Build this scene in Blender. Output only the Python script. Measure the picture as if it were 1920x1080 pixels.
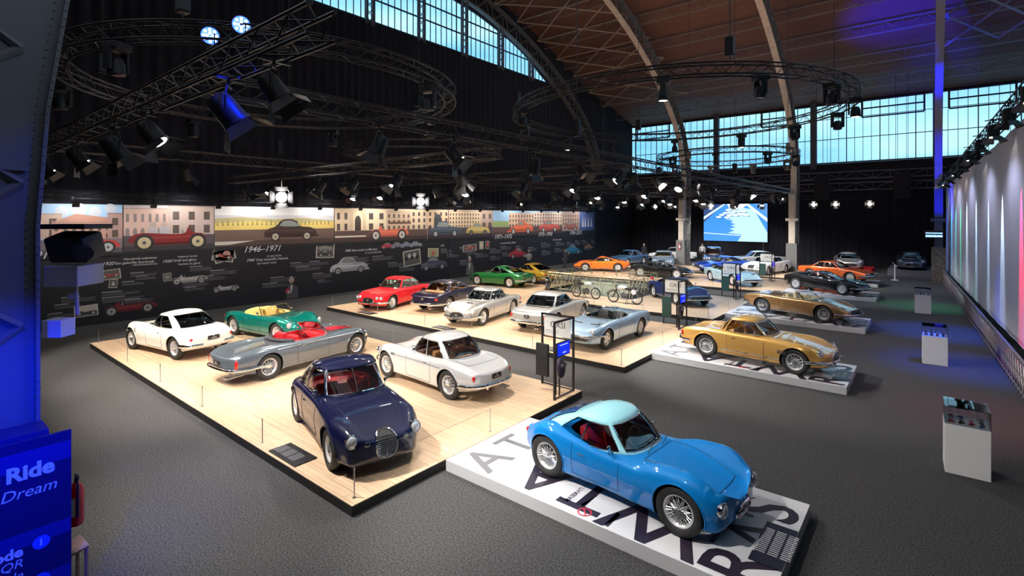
import bpy, bmesh, math, random
import numpy as np
from mathutils import Vector, Matrix, Euler
from mathutils.bvhtree import BVHTree
for _o in list(bpy.data.objects): bpy.data.objects.remove(_o)
S = bpy.context.scene
C = S.collection
PI = math.pi
R = math.radians
random.seed(7)

# ------------------------------------------------------------------ camera
cd = bpy.data.cameras.new('camera'); cam = bpy.data.objects.new('camera', cd); C.objects.link(cam)
cd.sensor_width = 36; cd.lens = 955/1920*36; cd.shift_y = -133/1920
cd.clip_start = .05; cd.clip_end = 400
cam.location = (0, 0, 4.5); cam.rotation_euler = (R(90), 0, R(39.2)); S.camera = cam
# ------------------------------------------------------------------ exposure
vs = S.view_settings; vs.view_transform = 'Standard'; vs.look = 'None'; vs.gamma = 1; vs.use_curve_mapping = False
vs.exposure = 0.35
# ------------------------------------------------------------------ sky (dusk, seen through the glazing)
wd = bpy.data.worlds.new('world'); S.world = wd; wd.use_nodes = True
nt = wd.node_tree; nt.nodes.clear()
_o = nt.nodes.new('ShaderNodeOutputWorld'); _b = nt.nodes.new('ShaderNodeBackground')
_tc = nt.nodes.new('ShaderNodeTexCoord'); _n = nt.nodes.new('ShaderNodeTexNoise'); _r = nt.nodes.new('ShaderNodeValToRGB')
_n.inputs['Scale'].default_value = 3.2; _n.inputs['Detail'].default_value = 4
_mp = nt.nodes.new('ShaderNodeMapping'); _mp.inputs['Scale'].default_value = (1, 1, 4)
nt.links.new(_tc.outputs['Generated'], _mp.inputs[0]); nt.links.new(_mp.outputs[0], _n.inputs['Vector'])
nt.links.new(_n.outputs[0], _r.inputs[0]); nt.links.new(_r.outputs[0], _b.inputs[0]); nt.links.new(_b.outputs[0], _o.inputs[0])
_r.color_ramp.elements[0].position = .35; _r.color_ramp.elements[0].color = (.16, .52, .86, 1)
_r.color_ramp.elements[1].position = .68; _r.color_ramp.elements[1].color = (.55, .86, .98, 1)
_b.inputs[1].default_value = 1.15

# ------------------------------------------------------------------ house lights: stage lamps over the show floor
def lamp(name, kind, loc, power, color, target=None, **kw):
    l = bpy.data.lights.new(name, kind); l.energy = power; l.color = color
    for k, v in kw.items(): setattr(l, k, v)
    o = bpy.data.objects.new(name, l); C.objects.link(o); o.location = loc
    if target is not None:
        o.rotation_euler = (Vector(target)-Vector(loc)).to_track_quat('-Z', 'Y').to_euler()
    return o
WARM = (1, .90, .78); NEUT = (1, .955, .90); COOL = (.80, .88, 1)
BEAMS = [  # lamp position, point aimed at, power, colour, cone
 ((-20.5, 2.9, 6.0), (-19.5, 6.3, .4), 900, WARM, 88), ((-16.5, 2.9, 6.0), (-16, 6.5, .4), 900, WARM, 88),
 ((-12.5, 2.9, 6.0), (-12.5, 6.3, .4), 900, WARM, 88), ((-8.6, 2.9, 6.0), (-9, 5.6, .4), 1000, NEUT, 88),
 ((-18.0, 9.6, 6.0), (-18.5, 7.2, .4), 800, WARM, 90), ((-13.2, 9.6, 6.0), (-13.6, 7.4, .4), 800, WARM, 90), ((-9.0, 9.6, 6.0), (-9.4, 8.4, .4), 800, WARM, 90),
 ((-7.9, 6.0, 6.0), (-3.6, 7.2, .4), 330, NEUT, 74), ((-8.0, 9.4, 6.0), (-3.2, 7.6, .4), 300, NEUT, 70), ((-4.6, 2.9, 6.0), (-3.4, 6.9, .4), 560, NEUT, 80),
 ((-20.5, 12.4, 6.0), (-20.2, 15.4, .4), 800, WARM, 92), ((-15.6, 12.4, 6.0), (-15.6, 15.6, .4), 850, WARM, 92), ((-10.8, 12.4, 6.0), (-10.6, 15.4, .4), 850, WARM, 92),
 ((-20.0, 19.4, 6.0), (-20, 17.0, .4), 700, WARM, 95), ((-14.5, 19.4, 6.0), (-14.5, 17.0, .4), 700, WARM, 95), ((-9.5, 19.4, 6.0), (-9.5, 17.0, .4), 700, WARM, 95),
 ((-8.1, 14.0, 6.0), (-4.2, 16.3, .4), 900, NEUT, 74), ((-8.1, 18.8, 6.0), (-4.0, 16.8, .4), 600, NEUT, 70),
 ((-20.5, 22.6, 6.0), (-20.6, 25.2, .4), 800, WARM, 95), ((-14.6, 22.2, 6.0), (-14.0, 23.8, .4), 700, NEUT, 95), ((-9.6, 22.2, 6.0), (-9.8, 25.4, .4), 750, COOL, 95),
 ((-8.1, 23.4, 6.0), (-4.4, 25.0, .4), 800, NEUT, 72), ((-20.0, 31.0, 6.0), (-20.0, 35.8, .4), 1200, NEUT, 88), ((-14.8, 30.0, 6.0), (-14.8, 35.0, .4), 1000, NEUT, 88),
 ((-9.6, 30.0, 6.0), (-9.6, 34.8, .4), 1000, NEUT, 88), ((-8.1, 32.0, 6.0), (-4.6, 34.6, .4), 650, COOL, 74), ((-8.1, 38.6, 6.0), (-4.8, 41.3, .4), 650, NEUT, 74),
 ((-19.5, 39.0, 6.0), (-19.8, 44.0, .4), 1100, NEUT, 88), ((-13.0, 38.0, 6.0), (-12.6, 43.0, .4), 1000, NEUT, 88), ((-9.4, 38.6, 6.0), (-9.6, 43.0, .4), 900, NEUT, 88),
 ((-15.5, 46.0, 6.2), (-15.0, 50.4, .4), 700, NEUT, 90), ((-5.0, 46.0, 6.2), (-5.0, 50.2, .4), 260, NEUT, 60), ((-1.0, 47.0, 6.2), (-.9, 50.5, .4), 60, COOL, 70),
]
for _i, (p, t, e, c, a) in enumerate(BEAMS):
    lamp('show_floor_beam', 'SPOT', p, e*2.15, c, t, spot_size=R(a), spot_blend=.5, shadow_soft_size=.10)
# strip of wall washers above the timeline wall
for _y in np.arange(5, 47, 3.5):
    lamp('wall_wash_beam', 'SPOT', (-25.6, float(_y), 5.25), 120, (1, .96, .9), (-27.0, float(_y), 3.9), spot_size=R(150), spot_blend=.7, shadow_soft_size=.12)
    lamp('wall_wash_low', 'SPOT', (-21.5, float(_y), 6.4), 110, (1, .94, .88), (-27.0, float(_y), 1.6), spot_size=R(70), spot_blend=.8, shadow_soft_size=.12)
# coloured beams grazing the curtain on the right
BANB = ((48.5,(0,.10,1),300), (45.1,(0,.45,1),200), (42.2,(0,.8,.75),170), (39.4,(0,1,.35),190), (36.2,(.75,.9,1),170), (32.3,(.55,.8,1),190), (28.6,(.5,.75,1),200), (25.2,(.6,.8,1),200), (21.8,(1,.02,.10),520), (20.4,(1,.05,.15),320))
BAN0 = Vector((1.02, 49.5, 0)); BAN1 = Vector((2.62, 11, 0))
def ban(y, off=0): 
    t = (49.5-y)/(49.5-11); p = BAN0.lerp(BAN1, t); return (p.x-off, p.y)
for y, c, e in BANB:
    bx, by = ban(y, .17)
    lamp('curtain_beam', 'SPOT', (bx-.05, by, 6.8), e*26, c, (bx+.32, by, 1.0), spot_size=R(13), spot_blend=.7, shadow_soft_size=.03)
for y in (46, 40, 34, 28, 23, 18):
    bx, by = ban(y, 1.6)
    lamp('curtain_wash', 'SPOT', (bx, by, 6.9), 190, (.66, .70, 1), (bx+1.6, by, 2.5), spot_size=R(120), spot_blend=.8, shadow_soft_size=.1)
# coloured spill on the carpet below the railing
for (x, y, c, e) in ((-.1, 33, (0, .9, .3), 1000), (.4, 26, (0, .1, 1), 3000), (.8, 20.5, (0, .1, 1), 2600), (1.3, 15.5, (1, .03, .15), 500)):
    lamp('carpet_spill', 'SPOT', (x+.5, y, 6.2), e, c, (x, y, 0), spot_size=R(48), spot_blend=1, shadow_soft_size=.2)
# blue architectural uplight on the columns and the vault
lamp('blue_uplight', 'SPOT', (.2, 41.5, 2.0), 5000, (.0, .01, 1), (.6, 46, 7), spot_size=R(34), spot_blend=.6, shadow_soft_size=.1)
lamp('blue_uplight', 'SPOT', (.3, 34, 8.0), 12000, (.0, .01, 1), (.6, 43.5, 13.5), spot_size=R(16), spot_blend=.8, shadow_soft_size=.1)
lamp('blue_uplight', 'SPOT', (.3, 28, 12.0), 9000, (.0, .01, 1), (.6, 36, 18.3), spot_size=R(26), spot_blend=.8, shadow_soft_size=.1)
lamp('blue_uplight', 'SPOT', (-3.4, 38.0, 10.0), 16000, (.0, .0, 1), (-1.4, 44.2, 18.3), spot_size=R(46), spot_blend=1, shadow_soft_size=.1)
lamp('blue_uplight', 'SPOT', (2.5, 38, 8), 1500, (.02, .02, 1), (3.5, 47, 16), spot_size=R(50), spot_blend=1, shadow_soft_size=.1)
lamp('blue_column_beam', 'SPOT', (-5.6, .2, 3.6), 700, (.0, .02, 1), (-8.2, .9, 1.6), spot_size=R(75), spot_blend=.9, shadow_soft_size=.1)
lamp('blue_column_beam', 'SPOT', (-6.3, 2.9, 6.6), 330, (.0, .02, 1), (-7.9, 1.6, 4.0), spot_size=R(70), spot_blend=1, shadow_soft_size=.1)
lamp('blue_truss_beam', 'SPOT', (-9.7, 4.2, 8.1), 60, (.0, .05, 1), (-5, 2.6, 6.2), spot_size=R(60), spot_blend=1, shadow_soft_size=.1)
# added area fills without fixtures, in place of bounced lamp light
lamp('hall_fill_light', 'AREA', (-11, 20, 11.5), 230, (.80, .86, 1), (-11, 20, 0), shape='RECTANGLE', size=22, size_y=44)
lamp('front_fill_light', 'AREA', (-5, 3, 9.5), 90, (.9, .92, 1), (-5, 6, 0), shape='RECTANGLE', size=14, size_y=8)
lamp('vault_fill_light', 'AREA', (-10, 30, 9), 650, (1, .66, .50), (-10, 40, 22), shape='RECTANGLE', size=14, size_y=14)

# ------------------------------------------------------------------ materials
_mc = {}
def mat(name, col=(.8,.8,.8), rough=.5, metal=0, emit=None, es=0, coat=0, noise=None, spec=.5, bump=None, coatr=.03):
    key = (name,)
    if key in _mc: return _mc[key]
    m = bpy.data.materials.new(name); m.use_nodes = True; n = m.node_tree; b = n.nodes['Principled BSDF']
    b.inputs['Base Color'].default_value = (*col, 1); b.inputs['Roughness'].default_value = rough; b.inputs['Metallic'].default_value = metal
    b.inputs['Specular IOR Level'].default_value = spec
    if coat: b.inputs['Coat Weight'].default_value = coat; b.inputs['Coat Roughness'].default_value = coatr
    if emit: b.inputs['Emission Color'].default_value = (*emit, 1); b.inputs['Emission Strength'].default_value = es
    tc = None
    if noise or bump: tc = n.nodes.new('ShaderNodeTexCoord')
    if noise:   # (scale, second colour, detail)
        t = n.nodes.new('ShaderNodeTexNoise'); t.inputs['Scale'].default_value = noise[0]; t.inputs['Detail'].default_value = noise[2] if len(noise) > 2 else 3
        r = n.nodes.new('ShaderNodeValToRGB'); r.color_ramp.elements[0].color = (*col, 1); r.color_ramp.elements[1].color = (*noise[1], 1)
        r.color_ramp.elements[0].position = .38; r.color_ramp.elements[1].position = .62
        n.links.new(tc.outputs['Object'], t.inputs['Vector']); n.links.new(t.outputs[0], r.inputs[0]); n.links.new(r.outputs[0], b.inputs['Base Color'])
    if bump:    # (scale, strength)
        t = n.nodes.new('ShaderNodeTexNoise'); t.inputs['Scale'].default_value = bump[0]; t.inputs['Detail'].default_value = 4
        k = n.nodes.new('ShaderNodeBump'); k.inputs['Strength'].default_value = bump[1]; k.inputs['Distance'].default_value = .02
        n.links.new(tc.outputs['Object'], t.inputs['Vector']); n.links.new(t.outputs[0], k.inputs['Height']); n.links.new(k.outputs[0], b.inputs['Normal'])
    _mc[key] = m; return m
def paint(name, col, metal=0.0, rough=.32):
    return mat(name, col, rough if metal > .1 else .55, metal, coat=1.0, spec=.5 if metal > .1 else .12, noise=(900, tuple(min(1, c*1.08) for c in col), 1))
def glassmat(name, tint=(.75,.85,.85), refl=.08):
    if (name,) in _mc: return _mc[(name,)]
    m = bpy.data.materials.new(name); m.use_nodes = True; n = m.node_tree; n.nodes.clear()
    o = n.nodes.new('ShaderNodeOutputMaterial'); mx = n.nodes.new('ShaderNodeMixShader'); t = n.nodes.new('ShaderNodeBsdfTransparent'); g = n.nodes.new('ShaderNodeBsdfGlossy')
    fr = n.nodes.new('ShaderNodeFresnel'); fr.inputs[0].default_value = 1.5
    t.inputs[0].default_value = (*tint, 1); g.inputs['Roughness'].default_value = .02
    ad = n.nodes.new('ShaderNodeMath'); ad.operation = 'ADD'; ad.inputs[1].default_value = refl; ad.use_clamp = True
    n.links.new(fr.outputs[0], ad.inputs[0]); n.links.new(ad.outputs[0], mx.inputs[0]); n.links.new(t.outputs[0], mx.inputs[1]); n.links.new(g.outputs[0], mx.inputs[2]); n.links.new(mx.outputs[0], o.inputs[0])
    _mc[(name,)] = m; return m
WHEEL = mat('wheel_silver', (.74,.74,.75), .33, .55)
CHROME = mat('chrome', (.82,.83,.85), .08, 1)
STEEL = mat('brushed_steel', (.55,.55,.56), .32, 1)
RUBBER = mat('tyre_rubber', (.018,.018,.018), .62, bump=(60,.2))
BLACK = mat('black_plastic', (.012,.012,.014), .45)
BLACKM = mat('black_painted_steel', (.02,.02,.022), .4, .3)
DARK = mat('dark_recess', (.006,.006,.007), .8)
GLASS = glassmat('car_glass', (.80,.86,.86), .05)
LENS = glassmat('lamp_lens_glass', (.9,.9,.92), .25)
CLEAR = glassmat('clear_acrylic', (.95,.97,.98), .03)
REDLENS = mat('red_lens', (.45,.01,.01), .15, coat=1)
AMBER = mat('amber_lens', (.8,.25,.02), .15, coat=1)
WHITE = mat('white_lacquer', (.70,.70,.71), .4, bump=(8,.03))
SEAM = mat('panel_seam', (.01,.01,.01), .7)

# ------------------------------------------------------------------ mesh helpers
def link(name, me, m, parent=None, smooth=False, sharp=35):
    o = bpy.data.objects.new(name, me); C.objects.link(o)
    if m:
        for q in (m if isinstance(m, (list, tuple)) else [m]): me.materials.append(q)
    if parent: o.parent = parent
    if smooth:
        me.polygons.foreach_set('use_smooth', [True]*len(me.polygons))
        if sharp: me.set_sharp_from_angle(angle=R(sharp))
    me.update(); return o
class MB:
    def __init__(s): s.v = []; s.f = []
    def add(s, v, f):
        k = len(s.v); s.v += [tuple(p) for p in v]; s.f += [tuple(i+k for i in q) for q in f]; return s
    def box(s, c, d, rot=None):
        x, y, z = [q/2 for q in d]
        P = [Vector(p) for p in ((-x,-y,-z),(x,-y,-z),(x,y,-z),(-x,y,-z),(-x,-y,z),(x,-y,z),(x,y,z),(-x,y,z))]
        if rot is not None:
            M = rot if isinstance(rot, Matrix) else Matrix.Rotation(rot, 3, 'Z'); P = [M @ p for p in P]
        return s.add([p+Vector(c) for p in P], [(0,3,2,1),(4,5,6,7),(0,1,5,4),(1,2,6,5),(2,3,7,6),(3,0,4,7)])
    def quad(s, *p): return s.add(p, [tuple(range(len(p)))])
    def tube(s, pts, r, n=6, closed=False, caps=True, ry=None, up=None):
        pts = [Vector(p) for p in pts]; m = len(pts)
        if m < 2: return s
        ry = ry or r; V = []; pu = None
        for i, p in enumerate(pts):
            if closed: t = pts[(i+1) % m]-pts[i-1]
            else: t = pts[min(i+1, m-1)]-pts[max(i-1, 0)]
            if t.length < 1e-9: t = Vector((0,0,1))
            t.normalize()
            if up is not None: u = Vector(up)
            elif pu is not None: u = pu
            else: u = Vector((0,0,1)) if abs(t.z) < .9 else Vector((1,0,0))
            a = t.cross(u)
            if a.length < 1e-6: a = t.cross(Vector((1,.1,0)))
            a.normalize(); b = a.cross(t).normalized(); pu = b
            for k in range(n):
                q = 2*PI*k/n; V.append(p + a*(r*math.cos(q)) + b*(ry*math.sin(q)))
        F = []
        for i in range(m if closed else m-1):
            j = (i+1) % m
            for k in range(n):
                l = (k+1) % n; F.append((i*n+k, i*n+l, j*n+l, j*n+k))
        if not closed and caps: F += [tuple(range(n))[::-1], tuple(range((m-1)*n, m*n))]
        return s.add(V, F)
    def cyl(s, a, b, r, n=12, r2=None):
        a = Vector(a); b = Vector(b); t = (b-a).normalized(); u = Vector((0,0,1)) if abs(t.z) < .9 else Vector((1,0,0))
        x = t.cross(u).normalized(); y = x.cross(t); r2 = r if r2 is None else r2
        V = [p + x*(q*math.cos(2*PI*k/n)) + y*(q*math.sin(2*PI*k/n)) for p, q in ((a, r), (b, r2)) for k in range(n)]
        F = [(k, (k+1) % n, n+(k+1) % n, n+k) for k in range(n)] + [tuple(range(n))[::-1], tuple(range(n, 2*n))]
        return s.add(V, F)
    def lathe(s, prof, n=24, axis='Z', M=None, close=False):
        V = []
        for r_, z in prof:
            for k in range(n):
                q = 2*PI*k/n; c, d = r_*math.cos(q), r_*math.sin(q)
                V.append(Vector((c, d, z)) if axis == 'Z' else Vector((c, z, d)))
        if M is not None: V = [M @ p for p in V]
        F = []
        for i in range(len(prof) - (0 if close else 1)):
            j = (i+1) % len(prof)
            for k in range(n):
                l = (k+1) % n; F.append((i*n+k, i*n+l, j*n+l, j*n+k) if axis == 'Z' else (i*n+k, j*n+k, j*n+l, i*n+l))
        return s.add(V, F)
    def sphere(s, c, r, n=10, sc=(1,1,1)):
        V = []; F = []
        for i in range(1, n):
            for k in range(n*2):
                a = PI*i/n; q = PI*k/n; V.append((c[0]+r*sc[0]*math.sin(a)*math.cos(q), c[1]+r*sc[1]*math.sin(a)*math.sin(q), c[2]+r*sc[2]*math.cos(a)))
        V += [(c[0], c[1], c[2]+r*sc[2]), (c[0], c[1], c[2]-r*sc[2])]; w = n*2
        for i in range(n-2):
            for k in range(w): F.append((i*w+k, (i+1)*w+k, (i+1)*w+(k+1) % w, i*w+(k+1) % w))
        t = (n-1)*w
        for k in range(w): F += [(t, k, (k+1) % w), (t+1, (n-2)*w+(k+1) % w, (n-2)*w+k)]
        return s.add(V, F)
    def prism(s, poly, z0, z1):
        n = len(poly); V = [(p[0], p[1], z0) for p in poly]+[(p[0], p[1], z1) for p in poly]
        return s.add(V, [tuple(range(n))[::-1], tuple(range(n, 2*n))]+[(k, (k+1) % n, n+(k+1) % n, n+k) for k in range(n)])
    def build(s, name, m, parent=None, smooth=False, sharp=35):
        me = bpy.data.meshes.new(name); me.from_pydata(s.v, [], s.f); me.validate(); return link(name, me, m, parent, smooth, sharp)
def rbox(mb, c, d, r=.03, rot=None):
    "box with bevelled vertical and horizontal edges"
    bm = bmesh.new(); bmesh.ops.create_cube(bm, size=1)
    for v in bm.verts: v.co = Vector((v.co.x*d[0], v.co.y*d[1], v.co.z*d[2]))
    bmesh.ops.bevel(bm, geom=bm.edges[:], offset=min(r, min(d)*.45), segments=2, profile=.6, affect='EDGES')
    bm.verts.index_update(); M = rot or Matrix.Identity(3)
    mb.add([M @ v.co + Vector(c) for v in bm.verts], [[v.index for v in f.verts] for f in bm.faces]); bm.free(); return mb
def tag(o, label=None, cat=None, group=None, kind=None):
    if label: o['label'] = label
    if cat: o['category'] = cat
    if group: o['group'] = group
    if kind: o['kind'] = kind
    return o
def empty(name, loc=(0,0,0), rz=0, label=None, cat=None, group=None):
    o = bpy.data.objects.new(name, None); C.objects.link(o); o.empty_display_size = .1; o.location = loc; o.rotation_euler = (0,0,rz)
    return tag(o, label, cat, group)
def copy_tree(o, parent=None):
    c = o.copy(); C.objects.link(c); c.parent = parent
    for ch in list(o.children): copy_tree(ch, c)
    return c
_tc = {}
def text_mesh(txt, size=1, bold=0, shear=0, spacing=1, align='LEFT', ext=0):
    k = (txt, size, bold, shear, spacing, align, ext)
    if k in _tc: return _tc[k].copy()
    cu = bpy.data.curves.new('t', 'FONT'); cu.body = txt; cu.size = size; cu.offset = bold; cu.shear = shear; cu.space_character = spacing; cu.align_x = align
    cu.resolution_u = 3; cu.fill_mode = 'FRONT'; cu.extrude = ext
    o = bpy.data.objects.new('t', cu); C.objects.link(o); dg = bpy.context.evaluated_depsgraph_get(); dg.update()
    me = bpy.data.meshes.new_from_object(o.evaluated_get(dg)); bpy.data.objects.remove(o); me.materials.clear(); _tc[k] = me.copy(); return me
def text_on(name, txt, size, origin, xdir, ydir, m, parent=None, **kw):
    "flat lettering at origin reading along xdir, letters standing along ydir"
    me = text_mesh(txt, size, **kw); X = Vector(xdir).normalized(); Y = Vector(ydir).normalized(); Z = X.cross(Y)
    M = Matrix(((X.x,Y.x,Z.x,origin[0]),(X.y,Y.y,Z.y,origin[1]),(X.z,Y.z,Z.z,origin[2]),(0,0,0,1)))
    me.transform(M); return link(name, me, m, parent)
# ================================================================== car builder
def pchip(ctrl):
    xs = np.array([c[0] for c in ctrl], float); ys = np.array([c[1] for c in ctrl], float); h = np.diff(xs); dl = np.diff(ys)/h
    d = np.zeros_like(ys)
    for i in range(1, len(xs)-1):
        if dl[i-1]*dl[i] > 0: w1 = 2*h[i]+h[i-1]; w2 = h[i]+2*h[i-1]; d[i] = (w1+w2)/(w1/dl[i-1]+w2/dl[i])
    d[0] = dl[0]; d[-1] = dl[-1]
    def f(x):
        x = min(max(x, xs[0]), xs[-1]); i = min(max(int(np.searchsorted(xs, x))-1, 0), len(h)-1); t = (x-xs[i])/h[i]
        return float((1+2*t)*(1-t)**2*ys[i] + t*(1-t)**2*h[i]*d[i] + t*t*(3-2*t)*ys[i+1] + t*t*(t-1)*h[i]*d[i+1])
    return f
def catmull(P, n=3):
    out = []; m = len(P)
    for i in range(m-1):
        p0 = P[max(i-1, 0)]; p1 = P[i]; p2 = P[i+1]; p3 = P[min(i+2, m-1)]
        for k in range(n):
            t = k/n; out.append(tuple(.5*((2*p1[a])+(-p0[a]+p2[a])*t+(2*p0[a]-5*p1[a]+4*p2[a]-p3[a])*t*t+(-p0[a]+3*p1[a]-3*p2[a]+p3[a])*t**3) for a in (0, 1)))
    out.append(tuple(P[-1])); return out
def make_body(s):
    xf, xr = s['xf'], s['xr']; W, ZB, ZF, ZC = pchip(s['w']), pchip(s['zb']), pchip(s['zf']), pchip(s['zc'])
    sq = s.get('sq', 0); kf, kr = s.get('kf', .12), s.get('kr', .10); rn, rt = s.get('rn', .10), s.get('rt', .10)
    lf, lr = s.get('lf', 0), s.get('lr', 0); tc = s.get('tc', .78)
    n = 54; xs = [xr+rt + (xf-rn-xr-rt)*(.5-.5*math.cos(PI*i/n))*.35 + (xf-rn-xr-rt)*(i/n)*.65 for i in range(n+1)]
    V = []; rings = []
    def ring(x, w, zb, zf, zc, sc=1.0, xo=None):
        H = zf-zb
        ct = [(0, zb), (.70*w, zb), (.93*w, zb+.015), ((.965+.02*sq)*w, zb+.22*H), (w, zb+.50*H), ((.985+.01*sq)*w, zb+.74*H), ((.925+.05*sq)*w, zb+(.92+.02*sq)*H), ((tc+.10*sq)*w, zf), (.55*w, zf*.35+zc*.65), (.28*w, zc*.96+zf*.04), (0, zc)]
        h = catmull(ct, 3); zm = zb+.5*(max(zf, zc)-zb)
        full = h + [(-a, b) for a, b in h[-2:0:-1]]; out = []
        for a, b in full:
            y = a*sc; z = zm+(b-zm)*sc; X = x if xo is None else xo
            u = (y/max(w, .01))
            if x > s['fa']: t = min(1, (x-s['fa'])/(xf-s['fa'])); t = t*t; X -= kf*t*u*u*(w/.8)**2; X -= lf*t*(z-zm)
            if x < s['ra']: t = min(1, (s['ra']-x)/(s['ra']-xr)); t = t*t; X += kr*t*u*u*(w/.8)**2; X += lr*t*(z-zm)
            out.append((X, y, z))
        return out
    for k in range(4, 0, -1):
        a = k/4*PI/2*.97; rings.append(ring(xs[0], W(xs[0]), ZB(xs[0]), ZF(xs[0]), ZC(xs[0]), math.cos(a)**.55 if k < 4 else .22, xs[0]-rt*math.sin(a)))
    for x in xs: rings.append(ring(x, W(x), ZB(x), ZF(x), ZC(x)))
    for k in range(1, 5):
        a = k/4*PI/2*.97; x = xs[-1]; rings.append(ring(x, W(x), ZB(x), ZF(x), ZC(x), math.cos(a)**.55 if k < 4 else .22, x+rn*math.sin(a)))
    m = len(rings[0]); 
    for r_ in rings: V += r_
    F = [(i*m+k, (i+1)*m+k, (i+1)*m+(k+1) % m, i*m+(k+1) % m) for i in range(len(rings)-1) for k in range(m)]
    F += [tuple(range(m)), tuple(range((len(rings)-1)*m, len(rings)*m))[::-1]]
    return V, F, (W, ZB, ZF, ZC)
def boolean(base_me, cutters, mats):
    o = bpy.data.objects.new('b', base_me); C.objects.link(o); tmp = []
    for cm in cutters:
        c = bpy.data.objects.new('c', cm); C.objects.link(c); tmp.append(c)
        md = o.modifiers.new('b', 'BOOLEAN'); md.object = c; md.operation = 'DIFFERENCE'; md.solver = 'EXACT'; md.material_mode = 'TRANSFER'
    dg = bpy.context.evaluated_depsgraph_get(); dg.update()
    me = bpy.data.meshes.new_from_object(o.evaluated_get(dg), depsgraph=dg)
    for c in tmp+[o]: bpy.data.objects.remove(c)
    return me
def cutter(mb, m):
    me = bpy.data.meshes.new('c'); me.from_pydata(mb.v, [], mb.f)
    bm = bmesh.new(); bm.from_mesh(me); bmesh.ops.recalc_face_normals(bm, faces=bm.faces[:]); bm.to_mesh(me); bm.free(); me.materials.append(m); return me
_wheels = {}
def wheel_proto(kind, Rt, Wt):
    "returns meshes for rim, tyre, spokes, cap; axis = local Y, outer face at -Y"
    k = (kind, Rt, Wt)
    if k in _wheels: return _wheels[k]
    rr = Rt*({'wire':.66,'steel':.66,'alloy':.64,'star':.66}[kind]); h = Wt/2; res = {}
    t = MB(); t.lathe([(rr-.005,-h*.72),(rr+.03,-h*.98),(Rt*.86,-h),(Rt*.955,-h*.86),(Rt,-h*.55),(Rt,h*.55),(Rt*.955,h*.86),(Rt*.86,h),(rr+.03,h*.98),(rr-.005,h*.72)], 40, 'Y', close=True)
    rim = MB(); rim.lathe([(rr+.012,-h*.80),(rr+.012,-h*.74),(rr-.02,-h*.66),(rr-.045,-h*.30),(rr-.045,h*.5),(rr,h*.7),(rr+.006,h*.72),(rr+.006,-h*.70)], 40, 'Y', close=True)
    sp = MB(); cap = MB()
    if kind == 'wire':
        N = 24
        for i in range(N):
            a = 2*PI*i/N; s_ = (1 if i % 2 else -1)
            for (r0, y0, r1, y1, tw) in ((.045, -h*.55, rr-.03, -h*.10, .42), (.045, -h*.05, rr-.03, -h*.58, .30)):
                b = a+tw*s_
                sp.tube([(r0*math.cos(a), y0, r0*math.sin(a)), (r1*math.cos(b), y1, r1*math.sin(b))], .0035, 4)
        cap.lathe([(.001,-h*.80),(.030,-h*.80),(.038,-h*.72),(.045,-h*.5),(.045,h*.1),(.05,h*.1),(.001,h*.1)], 14, 'Y')
        for a in (0, PI): cap.box((.055*math.cos(a), -h*.74, .055*math.sin(a)), (.06,.012,.03))
    elif kind == 'steel':
        sp.lathe([(.001,-h*.45),(rr*.5,-h*.45),(rr*.72,-h*.28),(rr*.85,-h*.30),(rr-.03,-h*.35),(rr-.03,-h*.2),(.001,-h*.2)], 28, 'Y')
        cap.lathe([(.001,-h*.74),(rr*.3,-h*.72),(rr*.5,-h*.60),(rr*.56,-h*.46),(.001,-h*.46)], 24, 'Y')
    else:
        N = 5 if kind == 'alloy' else 10
        for i in range(N):
            a = 2*PI*i/N; M = Matrix.Rotation(-a, 3, 'Y'); wd = .075 if N == 5 else .035
            for q in ((rr*.55, rr*.82, wd), ):
                sp.box(M @ Vector((q[0], -h*.36, 0)), (q[1], .035, q[2]), M)
            if N == 5: sp.box(M @ Vector((rr*.84, -h*.36, 0)), (rr*.2, .03, wd*1.9), M)
        sp.lathe([(.001,-h*.42),(rr*.38,-h*.42),(rr*.42,-h*.3),(rr*.42,-h*.1),(.001,-h*.1)], 20, 'Y')
        sp.lathe([(.001,-h*.02),(rr-.03,-h*.02),(rr-.03,h*.05),(.001,h*.05)], 20, 'Y')
        cap.lathe([(.001,-h*.62),(.03,-h*.60),(.038,-h*.5),(.04,-h*.4),(.001,-h*.4)], 14, 'Y')
    for nm, mb in (('rim', rim), ('tyre', t), ('spokes', sp), ('cap', cap)):
        me = bpy.data.meshes.new(nm); me.from_pydata(mb.v, [], mb.f); me.validate()
        bm = bmesh.new(); bm.from_mesh(me); bmesh.ops.recalc_face_normals(bm, faces=bm.faces[:]); bm.to_mesh(me); bm.free()
        me.polygons.foreach_set('use_smooth', [True]*len(me.polygons)); me.set_sharp_from_angle(angle=R(35))
        me.materials.append({'rim': WHEEL, 'tyre': RUBBER, 'spokes': WHEEL, 'cap': CHROME}[nm]); res[nm] = me
    _wheels[k] = res; return res
def lnk(name, me, parent, loc=(0,0,0), rz=0):
    o = bpy.data.objects.new(name, me); C.objects.link(o); o.parent = parent; o.location = loc; o.rotation_euler = (0,0,rz); return o

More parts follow.
